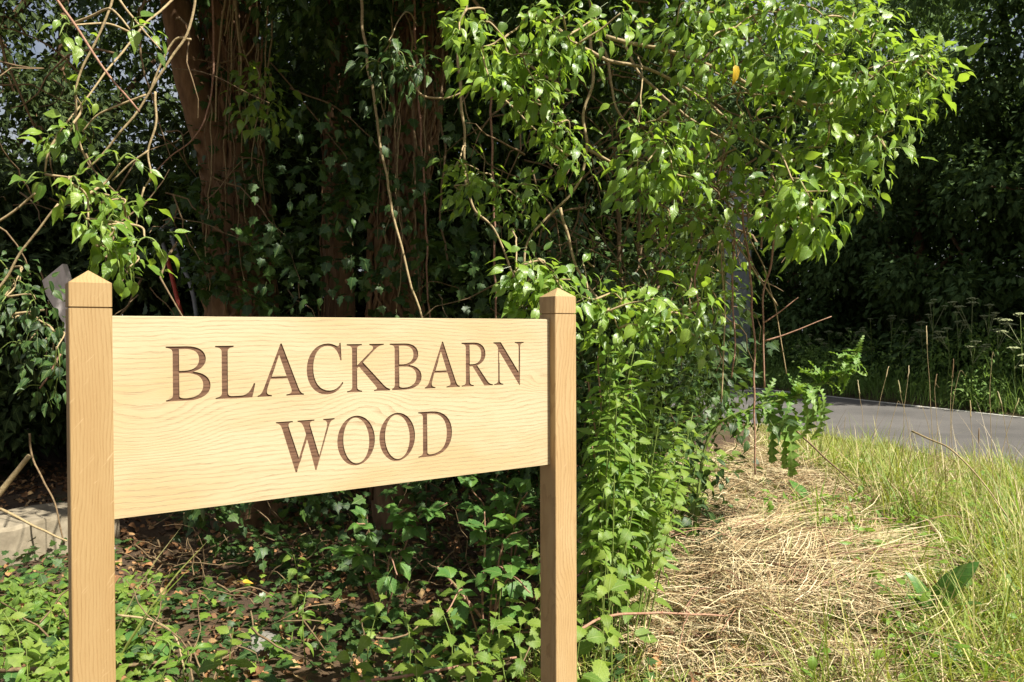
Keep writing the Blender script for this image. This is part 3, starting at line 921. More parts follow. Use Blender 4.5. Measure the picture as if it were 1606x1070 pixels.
THICK = empty('ivy_thicket', (.5, 4.6, gz(.5, 4.6)), 'dark tangled ivy thicket of bare twigs and glossy leaves under the trees', 'shrub')
tangle(THICK, 170, ((.05, 3.6, 1.5), (1.25, 4.6, 2.9)), .8, .006, M_twig)
tangle(THICK, 90, ((-2.2, 4.0, .1), (.9, 5.2, 1.6)), .7, .005, M_twig)
tangle(THICK, 60, ((-3.4, 3.2, 1.6), (-1.6, 5.0, 3.0)), .9, .006, M_twig)
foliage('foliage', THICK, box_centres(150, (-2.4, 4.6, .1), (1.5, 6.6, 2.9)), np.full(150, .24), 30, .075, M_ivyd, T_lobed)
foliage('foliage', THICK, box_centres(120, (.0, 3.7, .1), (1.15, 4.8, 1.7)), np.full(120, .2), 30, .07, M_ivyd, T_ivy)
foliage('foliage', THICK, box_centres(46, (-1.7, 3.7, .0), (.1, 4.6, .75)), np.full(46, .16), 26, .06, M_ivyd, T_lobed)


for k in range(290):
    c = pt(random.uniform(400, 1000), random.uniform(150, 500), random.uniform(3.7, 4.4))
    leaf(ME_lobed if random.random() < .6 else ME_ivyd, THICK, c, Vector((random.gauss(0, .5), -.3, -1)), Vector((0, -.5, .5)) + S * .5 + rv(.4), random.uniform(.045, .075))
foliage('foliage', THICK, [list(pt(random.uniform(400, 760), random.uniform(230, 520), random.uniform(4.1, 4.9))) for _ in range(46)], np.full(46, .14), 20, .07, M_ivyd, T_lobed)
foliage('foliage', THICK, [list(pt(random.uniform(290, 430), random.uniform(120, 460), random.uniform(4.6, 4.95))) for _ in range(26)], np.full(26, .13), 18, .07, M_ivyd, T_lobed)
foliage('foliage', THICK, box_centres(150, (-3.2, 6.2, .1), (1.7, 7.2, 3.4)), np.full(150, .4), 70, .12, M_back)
# ------------------------------------------------------------------ ivy sprays
def ivy_spray(label, base, clusters, per=14, size=.075, meshes=ME_ivy, stems=(), rad=.10, name='ivy_spray', group='sunlit ivy sprays', face=1.0, spread=1.0, fill=14, fmat=None):
    fmat = fmat or (M_ivyd if meshes is ME_ivyd else M_ivy)
    root = empty(name, base, label, 'ivy', group)
    base = Vector(base)
    nodes = [base]
    cnt = 0
    for k, c in enumerate(clusters):
        px, py, d = c[:3]
        n = c[3] if len(c) > 3 else per
        C = pt(px, py, d)
        src = min(nodes, key=lambda q: (q - C).length + .35 * (q - base).length * 0)
        mid = src.lerp(C, .5) + Vector((0, .03, .12 * (C - src).length)) + rv(.02)
        P = wobble(spline([src, mid, C], 5), .008, k * 1.3, 9)
        link('stem', MB().tube(P, taper(len(P), .0045, .0025), 5).mesh('ivy shoot', M_vine), root)
        nodes += [mid, C]
        ns = max(2, n // 6)
        left = n
        for s in range(ns):
            out = ((C - src).normalized() * .5 + rv(.75) + Vector((0, -.25, -.12))).normalized()
            Ls = rad * spread * random.uniform(.6, 1.2)
            Q = [C, C + out * Ls * .5 + Vector((0, 0, .01)), C + out * Ls + Vector((0, 0, -.02))]
            SP = spline(Q, 3)
            link('shoot', MB().tube(SP, taper(len(SP), .003, .0018), 4).mesh('ivy shoot', M_greenstem), root)
            m = left // (ns - s)
            left -= m
            for j in range(m):
                f = (j + .5) / m
                p = SP[min(int(f * len(SP)), len(SP) - 1)]
                w = j * 2.4 + s
                a = out.orthogonal().normalized()
                b = out.cross(a)
                rdl = a * math.cos(w) + b * math.sin(w)
                tip = rdl * .8 + out * .5 + Vector((0, -.1, -.45 - .2 * random.random())) + rv(.25)
                nrm = S * face + Vector((0, -.2, .25)) + rdl * .25 + rv(.3)
                leaf(meshes, root, p, tip, nrm, size * .94 * random.uniform(.45, 1.2))
                cnt += 1
    rest = []
    for c in clusters:
        C = pt(c[0], c[1], c[2]) + Vector((0, .05, 0))
        for j in range(fill):
            d = rv(1).normalized()
            p = C + Vector((d.x, d.y, d.z * .9)) * rad * 1.25 * random.random() ** .4
            tip = d * .7 + Vector((0, -.1, -.55)) + rv(.35)
            nrm = S * .9 + Vector((0, -.1, .35)) + rv(.4)
            if cnt < 296:
                leaf(meshes, root, p, tip, nrm, size * random.uniform(.5, 1.15))
                cnt += 1
            else:
                rest.append((p, tip, nrm, size * random.uniform(.5, 1.15)))
    if len(rest) > 3:
        cloud('foliage', T_ivy, np.array([list(q[0]) for q in rest]), np.array([list(q[1]) for q in rest]), np.array([list(q[2]) for q in rest]), np.array([q[3] for q in rest]), fmat, root)
    for k, (pxs, d, r0, r1, m) in enumerate(stems):
        stem_part(root, pxs, d, r0, r1, m, 'stem', k + 50, .008)
    return root


def jit(cl, d0, d1):
    return [(c[0], c[1], random.uniform(d0, d1)) + tuple(c[2:]) for c in cl]


LEFT = ivy_spray('small ivy spray on pale twigs dangling over the left post of the sign', pt(300, -30, 2.7),
                 jit([(88, 215, 10), (112, 200, 6), (72, 272, 4), (110, 285, 10), (135, 300, 14), (160, 318, 12), (195, 322, 10), (135, 345, 14), (165, 355, 14), (200, 375, 10), (228, 372, 5),
                      (155, 385, 12), (178, 395, 9), (200, 420, 5), (110, 40, 4), (205, 45, 3), (118, 150, 3), (185, 255, 4)], 2.15, 2.35),
                 size=.066, rad=.055, fill=5, stems=[
                     ([(308, -60), (302, 30), (268, 95), (236, 142), (172, 230), (142, 262), (100, 282)], 2.35, .0042, .003, M_vine), ([(186, -40), (162, 40), (122, 122), (117, 165), (120, 210), (141, 262)], 2.35, .0038, .003, M_vine),
                     ([(300, 62), (270, 66), (236, 142)], 2.4, .004, .003, M_vine), ([(245, 142), (246, 190), (233, 235), (235, 272), (226, 292)], 2.35, .004, .0025, M_vine), ([(70, -30), (140, 70), (217, 176)], 2.2, .0045, .003, M_cane),
                     ([(230, 150), (165, 175), (130, 207)], 2.3, .0035, .002, M_vine), ([(232, 235), (176, 282)], 2.3, .003, .002, M_vine), ([(226, 292), (212, 358)], 2.3, .003, .002, M_vine), ([(-20, 357), (28, 325), (57, 303)], 2.3, .0038, .003, M_vine),
                     ([(-20, 480), (12, 430), (50, 372), (92, 322)], 2.3, .0042, .003, M_vine), ([(190, 0), (225, 50), (252, 80)], 2.4, .004, .002, M_vine)])
ivy_spray('glossy ivy spray hanging in front of the shaggy trunk, with bright pointed leaves', pt(760, -80, 3.6),
          jit([(730, 15), (760, 35), (720, 50), (790, 60), (755, 75), (830, 20), (860, 40), (885, 25), (820, 85), (780, 100), (850, 75), (870, 105), (840, 125), (800, 130), (765, 120), (905, 70), (935, 30), (975, 20)], 2.7, 3.0), 14, .076, rad=.08, fill=14)
ivy_spray('narrow tail of ivy trailing below the bright spray, in front of the dark thicket', pt(850, 120, 3.3),
          jit([(835, 160, 9), (850, 190, 8), (875, 195, 8), (895, 215, 9), (870, 230, 6), (905, 240, 6), (855, 150, 6), (880, 255, 5)], 3.0, 3.2), 10, .07, rad=.07)
ivy_spray('little ivy spray halfway up the dark thicket, above the board', pt(730, 230, 3.5),
          jit([(715, 262, 6), (750, 268, 8), (735, 290, 8), (770, 285, 8), (725, 300, 5), (812, 310, 6), (830, 290, 6), (815, 340, 5)], 3.05, 3.3), 8, .066, rad=.07)
ivy_spray('dull green ivy spray by the shaggy trunk, beside a long straight vine', pt(655, 40, 4.0),
          jit([(610, 65, 7), (592, 95, 7), (625, 80, 6), (640, 108, 7), (600, 125, 4), (660, 100, 5)], 3.3, 3.5), 6, .075, ME_ivyd, rad=.09)
ivy_spray('small cluster of glossy ivy leaves on the trunk with the leaning limb', pt(400, 20, 4.6),
          jit([(402, 100, 7), (410, 130, 10), (405, 165, 8), (420, 175, 8), (395, 150, 5)], 4.2, 4.4), 8, .085, rad=.12)
ivy_spray('bright ivy spray rising just behind the cap of the right post', pt(800, 360, 3.2),
          jit([(808, 425, 9), (835, 408, 7), (850, 440, 12), (825, 455, 12), (870, 428, 7), (880, 455, 10), (815, 485, 8), (850, 475, 8), (895, 440, 4)], 2.55, 2.7), 9, .072, rad=.07)
ivy_spray('cascade of broad ivy leaves at the left edge of the overhanging mass', pt(1000, 90, 3.5),
          jit([(1005, 165, 8), (1030, 190, 12), (1005, 215, 12), (1045, 225, 13), (1015, 255, 13), (1055, 265, 13), (1000, 275, 8), (1080, 190, 10), (1075, 235, 10), (1060, 160, 7), (1025, 285, 9), (1085, 280, 9)], 2.75, 3.0), 13, .076, rad=.09, fill=14)
ivy_spray('uppermost mass of sunlit ivy overhanging the verge', pt(1050, -120, 3.6),
          jit([(1085, 5), (1120, 20), (1160, 5), (1200, 20), (1245, 10), (1290, 25), (1335, 40), (1150, 45), (1190, 60), (1235, 50), (1280, 70), (1320, 85), (1215, 90), (1255, 105), (1365, 75), (1380, 35), (1115, 60), (1340, 10), (1060, 40, 6)], 2.7, 3.1), 14, .076, rad=.095, fill=22)
ivy_spray('tip of the overhanging ivy bough reaching out towards the far hedge', pt(1290, 150, 3.1),
          jit([(1400, 95), (1435, 95), (1465, 108, 11), (1475, 130, 6), (1440, 130), (1405, 130), (1370, 120), (1340, 130), (1300, 130), (1365, 160), (1400, 170, 11), (1330, 170, 11), (1425, 165, 8), (1445, 85, 8)], 2.75, 3.0), 14, .072, rad=.085, fill=18)
ivy_spray('lowest fan of large bright ivy leaves hanging from the bough over dark hedge', pt(1200, 230, 3.1),
          jit([(1245, 285, 12), (1270, 310, 14), (1245, 335, 14), (1275, 345, 12), (1225, 310, 10), (1300, 300, 9), (1255, 360, 6), (1290, 340, 6)], 2.6, 2.75), 13, .084, rad=.075, fill=12)
ivy_spray('right-hand drooping tail of ivy below the bough tip', pt(1280, 180, 3.0),
          jit([(1300, 195, 11), (1340, 205, 12), (1375, 215, 11), (1390, 235, 7), (1330, 235, 12), (1295, 230, 11), (1335, 265, 9), (1345, 290, 5), (1310, 265, 9), (1270, 245, 9), (1400, 205, 6)], 2.75, 2.95), 12, .074, rad=.08, fill=16)
YSPR = ivy_spray('shaded middle of the ivy mass, with a single yellow leaf', pt(1090, 120, 3.6),
          jit([(1110, 110), (1150, 130), (1200, 150), (1240, 170), (1120, 160), (1165, 180), (1205, 200), (1230, 225), (1120, 215), (1155, 235), (1195, 245), (1115, 260), (1150, 280), (1185, 285), (1215, 270), (1105, 300), (1140, 315), (1175, 325), (1090, 90, 9), (1265, 150, 9)], 2.95, 3.25), 12, .074, rad=.1, fill=8)
o = leaf(ME_yellow, YSPR, pt(1150, 88, 2.62), (.2, -.1, -1), (.4, -1, .35), .075)
ivy_spray('ivy and shoots on top of the leafy column right of the post', pt(930, 420, 3.4),
          jit([(925, 470, 10), (950, 490, 11), (975, 470, 9), (1000, 485, 10), (1025, 470, 8), (1050, 490, 9), (935, 520, 9), (970, 515, 9), (1010, 515, 9), (1080, 500, 9), (1100, 470, 8), (1095, 530, 7), (1045, 525, 8)], 2.65, 2.95), 9, .072, rad=.08)
ivy_spray('ivy leaves straggling among the shaded canes under the bough', pt(1080, 300, 3.5),
          jit([(1095, 340, 8), (1120, 365, 8), (1145, 350, 7), (1085, 380, 7), (1120, 400, 6), (1050, 350, 6), (1135, 430, 5), (1100, 430, 6), (1140, 470, 4), (1120, 510, 5), (1030, 320, 6), (1060, 420, 6)], 3.05, 3.4), 7, .072, rad=.1)
ivy_spray('ivy twigs trailing beside the left post, below the broken grey board', pt(20, 420, 3.3),
          jit([(10, 465, 9), (30, 440, 9), (55, 470, 8), (20, 500, 9), (60, 500, 7), (85, 520, 7), (90, 545, 7), (80, 570, 6), (60, 540, 7), (35, 540, 6), (65, 605, 7), (10, 420, 7), (95, 580, 4)], 2.9, 3.2), 8, .062, ME_ivyd, rad=.09,
          stems=[([(-20, 500), (40, 490), (70, 485)], 3.0, .006, .004, M_vine), ([(95, 555), (75, 590), (60, 610)], 3.0, .004, .003, M_cane)])


# ------------------------------------------------------------------ hedges and trees behind
def simple_tree(name, label, base, trunk_top, r, centres, rad, per, size, mat, cat='tree', group=None, temps=T_oval):
    root = empty(name, base, label, cat, group)
    b = Vector(base)
    t = Vector(trunk_top)
    P = wobble(spline([b - Vector((0, 0, .1)), b.lerp(t, .5), t], 6), .12, b.x, .8)
    link('trunk', MB().tube(P, taper(len(P), r, r * .3), 8).mesh('trunk', M_bark), root)
    for k in range(7):
        p = P[random.randint(len(P) // 3, len(P) - 1)]
        c = Vector(random.choice(centres))
        q = wobble(spline([p, p.lerp(c, .5) + Vector((0, 0, .2)), c], 5), .1, k, 1.0)
        link('limb', MB().tube(q, taper(len(q), r * .35, r * .08), 6).mesh('limb', M_bark), root)
    foliage('crown', root, centres, np.full(len(centres), rad), per, size, mat, temps)
    return root


def bush(name, label, base, centres, rad, per, size, mat, cat='shrub', group=None, temps=T_oval):
    root = empty(name, base, label, cat, group)
    for k in range(6):
        c = Vector(random.choice(centres)); b = Vector(base) + Vector((random.uniform(-.2, .2), random.uniform(-.2, .2), -.05))
        q = wobble(spline([b, b.lerp(c, .5), c], 5), .08, k, 1.2)
        link('stem', MB().tube(q, taper(len(q), .03, .008), 6).mesh('stem', M_bark), root)
    foliage('foliage', root, centres, np.full(len(centres), rad), per, size, mat, temps)
    return root


GB = 'dark shrubs behind the trees'
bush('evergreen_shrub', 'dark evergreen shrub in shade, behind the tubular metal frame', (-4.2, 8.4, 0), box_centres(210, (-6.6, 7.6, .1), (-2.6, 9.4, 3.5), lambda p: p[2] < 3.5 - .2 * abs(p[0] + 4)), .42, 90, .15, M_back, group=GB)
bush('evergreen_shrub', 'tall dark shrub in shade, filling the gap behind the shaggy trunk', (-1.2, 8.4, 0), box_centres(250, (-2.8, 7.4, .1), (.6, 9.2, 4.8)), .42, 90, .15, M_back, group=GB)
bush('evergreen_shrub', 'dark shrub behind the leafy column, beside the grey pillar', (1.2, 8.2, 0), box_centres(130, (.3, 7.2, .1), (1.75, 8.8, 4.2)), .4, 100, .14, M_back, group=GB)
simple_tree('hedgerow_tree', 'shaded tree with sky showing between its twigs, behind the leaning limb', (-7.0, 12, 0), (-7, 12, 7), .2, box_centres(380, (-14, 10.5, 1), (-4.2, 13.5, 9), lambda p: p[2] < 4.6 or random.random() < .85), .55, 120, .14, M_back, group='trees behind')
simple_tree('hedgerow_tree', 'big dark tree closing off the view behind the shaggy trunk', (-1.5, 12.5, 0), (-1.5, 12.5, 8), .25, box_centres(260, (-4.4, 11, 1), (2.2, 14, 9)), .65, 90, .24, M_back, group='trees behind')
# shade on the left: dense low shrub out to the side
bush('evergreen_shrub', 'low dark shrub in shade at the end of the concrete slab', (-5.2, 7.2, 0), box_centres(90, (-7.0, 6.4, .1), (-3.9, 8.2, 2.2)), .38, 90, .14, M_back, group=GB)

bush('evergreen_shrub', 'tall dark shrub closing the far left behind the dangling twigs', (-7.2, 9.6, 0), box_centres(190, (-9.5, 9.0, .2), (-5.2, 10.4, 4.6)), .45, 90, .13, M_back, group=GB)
GH = 'trees of the hedge across the road'
hc = [[*(RA + RD * t - RN * o)[:2], random.uniform(.2, 4.2)] for t, o in ((random.uniform(-9, 24), random.uniform(6.0, 7.6)) for _ in range(260))]
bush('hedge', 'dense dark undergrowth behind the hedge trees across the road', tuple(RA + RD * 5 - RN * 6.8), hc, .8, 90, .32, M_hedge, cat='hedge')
HL = ['tall dark hedge tree across the road, seen past the grey pillar', 'dark hedge tree across the road under a gap of pale sky', 'dark hedge tree across the road behind the densest cow parsley',  'low unseen hedge tree added at the near end of the hedge to shadow the road', 'hedge tree far up the road, mostly hidden by the ivy mass']
for k, (t, hgt) in enumerate(((9.5, 9.5), (5.2, 6.6), (1.0, 8.6), (-3.6, 3.6), (15.5, 9.5))):  # near-end tree is out of view, kept for road shadow, low for light
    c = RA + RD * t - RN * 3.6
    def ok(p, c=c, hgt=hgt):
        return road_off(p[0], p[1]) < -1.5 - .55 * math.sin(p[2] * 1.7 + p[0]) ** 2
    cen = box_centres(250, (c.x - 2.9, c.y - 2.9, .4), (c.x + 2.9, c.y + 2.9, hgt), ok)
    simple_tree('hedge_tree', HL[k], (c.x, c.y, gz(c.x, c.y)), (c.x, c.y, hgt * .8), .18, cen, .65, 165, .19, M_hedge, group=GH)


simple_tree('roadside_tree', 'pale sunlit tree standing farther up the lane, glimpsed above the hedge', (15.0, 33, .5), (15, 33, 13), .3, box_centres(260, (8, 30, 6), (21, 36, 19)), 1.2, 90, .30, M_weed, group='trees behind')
# ------------------------------------------------------------------ verge: grass, straw, litter
def scatter(n, region, ok=None):
    out = []
    while len(out) < n:
        x = random.uniform(region[0], region[2]); y = random.uniform(region[1], region[3])
        if ok is None or ok(x, y):
            out.append((x, y, gz(x, y)))
    return np.array(out)


def straw_w(x, y):
    a = math.exp(-((x - 1.7) / .62) ** 2 - ((y - 5.2) / 1.1) ** 2)
    b = math.exp(-((x - .95) / .55) ** 2 - ((y - 3.5) / .95) ** 2)
    return max(a, b) + .45 * mnoise.noise(Vector((x * 2.0, y * 2.0, 4))) - .03


def near_side(x, y):
    return road_off(x, y) > RW + .08


def grass(name, label, P, hmin, hmax, w, lean, mat=M_grass, far=False):
    N = len(P)
    az = rng.random(N) * 2 * math.pi
    ln = np.abs(rng.normal(size=N)) * lean
    tips = np.stack([np.cos(az) * ln, np.sin(az) * ln, np.ones(N)], 1)
    nr = np.stack([-np.cos(az), -np.sin(az), ln + .3], 1) + rng.normal(size=(N, 3)) * .3
    cl = np.array([.72 + .75 * mnoise.noise(Vector((p[0] * 2.3, p[1] * 2.3, 1.7))) + .5 * mnoise.noise(Vector((p[0] * 7, p[1] * 7, 4.1))) for p in P])
    if far:
        cl = cl * np.clip(1.15 - (P[:, 1] - 3.2) * .14, .6, 1.0)
    sz = rng.uniform(hmin, hmax, N) * np.clip(cl, .3, 1.4)
    tm = [leaf_template([(0, .5), (.25, .48), (.5, .4), (.75, .26), (1, 0)], d, 0, 0) for d in (.25, .7, 1.2)]
    o = cloud(name, tm, P, tips, nr, sz, mat, None, 'stuff', np.full(N, w) * rng.uniform(.7, 1.4, N))
    o['label'] = label
    o['category'] = 'grass'
    return o


grass('verge_grass', 'sunlit yellow-green grass on the near verge', scatter(30000, (.9, 2.4, 6.2, 10.5), lambda x, y: mnoise.noise(Vector((x * 3, y * 3, 2))) > -.25 and near_side(x, y) and straw_w(x, y) < .45 and x > .30 * y + .1 + random.random() * .4), .14, .62, .0055, .6, far=True)
grass('verge_grass', 'broad lush green blades among the finer grass of the verge', scatter(2600, (1.1, 2.5, 4.5, 6.5), lambda x, y: near_side(x, y) and straw_w(x, y) < .4 and x > .34 * y and mnoise.noise(Vector((x * 2.4, y * 2.4, 11))) > .02), .15, .5, .011, .5, M_herb, True)
grass('dry_grass', 'scattered thin wispy grass stems rising in front of the tarmac', scatter(420, (1.8, 4.4, 4.6, 7.2), lambda x, y: near_side(x, y) and x > .33 * y), .35, .75, .0032, .3, M_straw)
VW = empty('verge_weeds', (2.0, 3.9, gz(2.0, 3.9)), 'small leafy weeds sprinkled through the sunlit verge grass', 'weeds')
PV = scatter(1300, (1.0, 2.5, 4.0, 5.6), lambda x, y: near_side(x, y) and straw_w(x, y) < .5 and x > .3 * y and mnoise.noise(Vector((x * 3.1, y * 3.1, 13))) > .1)
PV[:, 2] += rng.random(len(PV)) * .22
N = len(PV)
cloud('foliage', T_nettle + T_lance + T_ivy[:3], PV, np.concatenate([rng.normal(size=(N, 2)), rng.normal(size=(N, 1)) * .4], 1), np.array([0, -.2, .6]) + SN * .7 + rng.normal(size=(N, 3)) * .35, rng.uniform(.03, .08, N), M_herb, VW)
grass('dry_grass', 'bleached dry grass stems bent among the green verge grass', scatter(11000, (.9, 2.4, 6.2, 10.0), lambda x, y: near_side(x, y) and x > .30 * y + .1 and mnoise.noise(Vector((x * 1.5, y * 1.5, 8))) > -.1), .18, .55, .0036, .9, M_straw, True)
grass('verge_grass', 'short green grass at the foot of the right post', scatter(9000, (.05, 2.0, 2.6, 3.6), lambda x, y: straw_w(x, y) < .75 or random.random() < .15), .07, .26, .005, .6)
grass('verge_grass', 'rank shaded grass on the far verge below the hedge', scatter(16000, (2.5, 8, 12, 26), lambda x, y: -2.6 < road_off(x, y) < -.05), .25, .85, .010, .3, M_weed)

PS = scatter(30000, (.3, 2.3, 3.4, 7.2), lambda x, y: near_side(x, y) and straw_w(x, y) > random.uniform(.12, .55))
PS[:, 2] += np.array([max(0, mnoise.noise(Vector((p[0] * 3.5, p[1] * 3.5, 7)))) * .22 + max(0, mnoise.noise(Vector((p[0] * 9, p[1] * 9, 2)))) * .06 for p in PS]) + rng.random(len(PS)) ** 2 * .06 + .004
N = len(PS)
az = rng.random(N) * 2 * math.pi
tips = np.stack([np.cos(az), np.sin(az), rng.normal(size=N) * .22], 1)
o = cloud('dry_straw', T_straw, PS, tips, np.array([0, 0, 1.0]) + rng.normal(size=(N, 3)) * .5, rng.gamma(2.2, .055, N) + .03, M_straw, None, 'stuff', rng.uniform(.0014, .0042, N))
o['label'] = 'pale matted layer of dry cut straw covering the verge'; o['category'] = 'straw'
cp, ct = [], []
for k in range(60):
    if k < 26:
        q = pt(random.uniform(1120, 1440), random.uniform(830, 960), 3.3)
        x, y = random.uniform(.9, 1.75), random.uniform(3.0, 3.9)
    else:
        x, y = random.gauss(1.35, .45), random.uniform(3.0, 6.2)
        if straw_w(x, y) < .3:
            continue
    a = random.uniform(-.9, .9) + (.6 if k < 26 else 0)
    u = Vector((math.cos(a), math.sin(a), random.uniform(-.1, .25)))
    hh = random.uniform(.05, .16)
    for j in range(55):
        cp.append((x + random.gauss(0, .07), y + random.gauss(0, .05), gz(x, y) + hh * random.random() + .02))
        ct.append(tuple(u + rv(.16)))
cp, ct = np.array(cp), np.array(ct)
N = len(cp)
o = cloud('dry_straw', T_straw, cp, ct, np.array([0, -.3, 1.0]) + rng.normal(size=(N, 3)) * .4, rng.uniform(.12, .34, N), M_straw, None, 'stuff', rng.uniform(.0016, .004, N))
o['label'] = 'raised wisps of combed straw lying on top of the cut layer'; o['category'] = 'straw'
grass('verge_grass', 'thin green grass growing up through the straw heap', scatter(2200, (.5, 2.5, 3.4, 6.8), lambda x, y: near_side(x, y) and mnoise.noise(Vector((x * 2.6, y * 2.6, 9))) > .12), .06, .24, .005, .6)
mb = MB()
for k in range(150):
    x, y = random.gauss(1.35, .5), random.gauss(3.7, .8)
    if y < 2.4:
        continue
    a = random.uniform(0, 6.28); L_ = random.uniform(.2, .55)
    p0 = Vector((x, y, gz(x, y) + random.uniform(.02, .10)))
    p1 = p0 + Vector((math.cos(a) * L_, math.sin(a) * L_, random.uniform(-.04, .06)))
    P_ = wobble(spline([p0, p0.lerp(p1, .5) + Vector((0, 0, random.uniform(.0, .07))), p1], 4), .012, k, 7)
    mb.tube(P_, taper(len(P_), random.uniform(.0022, .005), .0015), 5)
o = link('dead_stems', mb.mesh('dead stems', M_cane)); o['kind'] = 'stuff'
o['label'] = 'reddish dead stems tangled through the straw heap'; o['category'] = 'dead stems'
PR = scatter(900, (.4, 2.4, 3.6, 6.5), lambda x, y: near_side(x, y) and mnoise.noise(Vector((x * 2.2, y * 2.2, 3))) > .05)
PR[:, 2] += .015 + rng.random(len(PR)) * .05
N = len(PR)
az = rng.random(N) * 2 * math.pi
o = cloud('dead_bracken', T_dead, PR, np.stack([np.cos(az), np.sin(az), rng.normal(size=N) * .2], 1), np.array([0, 0, 1.0]) + rng.normal(size=(N, 3)) * .5, rng.uniform(.03, .08, N), M_litter, None, 'stuff')
o['label'] = 'rusty dead leaves mixed into the straw on the verge'; o['category'] = 'leaf litter'
PL = scatter(9000, (-4.5, 2.2, 1.2, 8.0))
PL[:, 2] += rng.random(len(PL)) * .02 + .004
N = len(PL)
az = rng.random(N) * 2 * math.pi
tips = np.stack([np.cos(az), np.sin(az), rng.normal(size=N) * .2], 1)
o = cloud('leaf_litter', T_dead, PL, tips, np.array([0, 0, 1.0]) + rng.normal(size=(N, 3)) * .35, rng.uniform(.03, .075, N), M_litter, None, 'stuff')
o['label'] = 'brown dead leaves littering the ground under the trees'; o['category'] = 'leaf litter'

# ground ivy under the sign: nearest leaves as parts, the rest as one mass
GI = empty('ground_ivy', (-.9, 3.4, gz(-.9, 3.4)), 'carpet of small ivy leaves creeping over the ground beneath the board', 'ivy')
for k in range(290):
    x, y = random.uniform(-1.9, .35), random.uniform(2.75, 4.0)
    p = (x, y, gz(x, y) + random.uniform(.01, .12))
    leaf(ME_lobed if random.random() < .7 else ME_lobedb, GI, p, Vector((random.gauss(0, 1), random.gauss(-.4, .7), random.gauss(-.1, .3))), Vector((0, -.2, 1)) + S * .4 + rv(.3), random.uniform(.035, .065))
PG = scatter(2600, (-3.3, 2.5, .5, 5.6), lambda x, y: mnoise.noise(Vector((x * 1.8, y * 1.8, 5))) > -.08)
PG[:, 2] += rng.random(len(PG)) * .12
N = len(PG)
tips = np.concatenate([rng.normal(size=(N, 2)), rng.normal(size=(N, 1)) * .3], 1)
cloud('foliage', T_lobed, PG, tips, np.array([0, -.2, 1.0]) + SN * .3 + rng.normal(size=(N, 3)) * .35, rng.uniform(.03, .06, N), M_ivyd, GI)
tangle(GI, 130, ((-2.0, 2.7, .03), (.4, 4.4, .22)), .5, .004, M_twig)
GL = empty('ground_cover_plant', (-1.75, 2.9, gz(-1.75, 2.9)), 'sunlit patch of low leafy weeds beside the concrete slab', 'weeds')
for k in range(280):
    y = random.uniform(2.5, 3.8)
    x = random.uniform(-.72 * y, -.45 * y)
    p = (x, y, gz(x, y) + random.uniform(.02, .14))
    leaf(ME_herb + ME_bramble if k % 2 else ME_nettle, GL, p, Vector((random.gauss(0, 1), random.gauss(-.5, .7), random.gauss(0, .35))), Vector((0, -.2, 1)) + S * .5 + rv(.3), random.uniform(.035, .08))


PW = scatter(900, (-3.1, 2.3, -.9, 4.3), lambda x, y: -.72 * y < x < -.47 * y and y < 3.75 and mnoise.noise(Vector((x * 3, y * 3, 6))) > -.2)
PW[:, 2] += rng.random(len(PW)) * .16
N = len(PW)
tips = np.concatenate([rng.normal(size=(N, 2)), rng.normal(size=(N, 1)) * .3], 1)
cloud('foliage', T_nettle + T_lobed + T_lance + T_ivy[:2], PW, tips, np.array([0, -.2, .6]) + SN * .7 + rng.normal(size=(N, 3)) * .35, rng.uniform(.03, .075, N), M_nettle, GL)
# ------------------------------------------------------------------ upright plants
def upright(name, label, cat, group, base, top, pairs, meshes, s0, s1, stem_r=.0032, whorl=2, start=.2, tipdown=.35, mat=M_greenstem):
    base, top = Vector(base), Vector(top)
    root = empty(name, base, label, cat, group)
    mid = base.lerp(top, .55) + rv(.03)
    P = spline([base - Vector((0, 0, .03)), mid, top], 10)
    link('stem', MB().tube(P, taper(len(P), stem_r, stem_r * .45), 5).mesh('stem', mat), root)
    for i in range(pairs):
        f = start + (1 - start) * (i + .5) / pairs
        q = f * (len(P) - 1)
        p = P[int(q)].lerp(P[min(int(q) + 1, len(P) - 1)], q - int(q))
        for k in range(whorl):
            a = i * 1.57 + k * 2 * math.pi / whorl + random.uniform(-.3, .3)
            d = Vector((math.cos(a), math.sin(a), 0))
            sz = (s0 + (s1 - s0) * f) * random.uniform(.75, 1.2)
            leaf(meshes, root, p, d + Vector((0, 0, .25 - tipdown * (1 - f) * 2)) + rv(.15), Vector((0, -.1, .5)) + S * .8 + d * .2 + rv(.22), sz)
    return root


GN = 'plants of the leafy column right of the post'
LN = 'nettle with toothed drooping leaves in the leafy column right of the post'
LW = 'slender plant with narrow pointed leaves in the leafy column right of the post'
for k in range(34):
    px = random.uniform(915, 1010)
    d = random.uniform(2.65, 3.5)
    tx = px + random.uniform(-10, 85)
    ytop = 500 + abs(tx - 990) * .8 + random.uniform(0, 230) - (d - 2.6) * 40
    b = pt(px, 900, d)
    t = pt(tx, ytop, d - random.uniform(-.1, .25))
    if k % 2:
        upright('nettle', LN, 'nettle', 'nettles right of the post', (b.x, d, gz(b.x, d)), t, 12, ME_nettle, .085, .055, start=.3)
    else:
        upright('willowherb', LW, 'plant', 'narrow-leaved plants right of the post', (b.x, d, gz(b.x, d)), t, 17, ME_herb, .105, .08, whorl=3, start=.3)
for px, ytop, d in ((940, 905, 2.45), (960, 870, 2.6), (922, 970, 2.35), (985, 820, 2.8), (1000, 790, 3.0), (1030, 750, 3.6), (1055, 735, 4.0), (1080, 700, 4.2)):
    b = pt(px, 1000, d); t = pt(px + random.uniform(-12, 12), ytop, d)
    upright('nettle', 'pale low nettle between the right post and the straw heap', 'nettle', 'low nettles by the straw', (b.x, d, gz(b.x, d)), t, 6, ME_nettle, .11, .075)
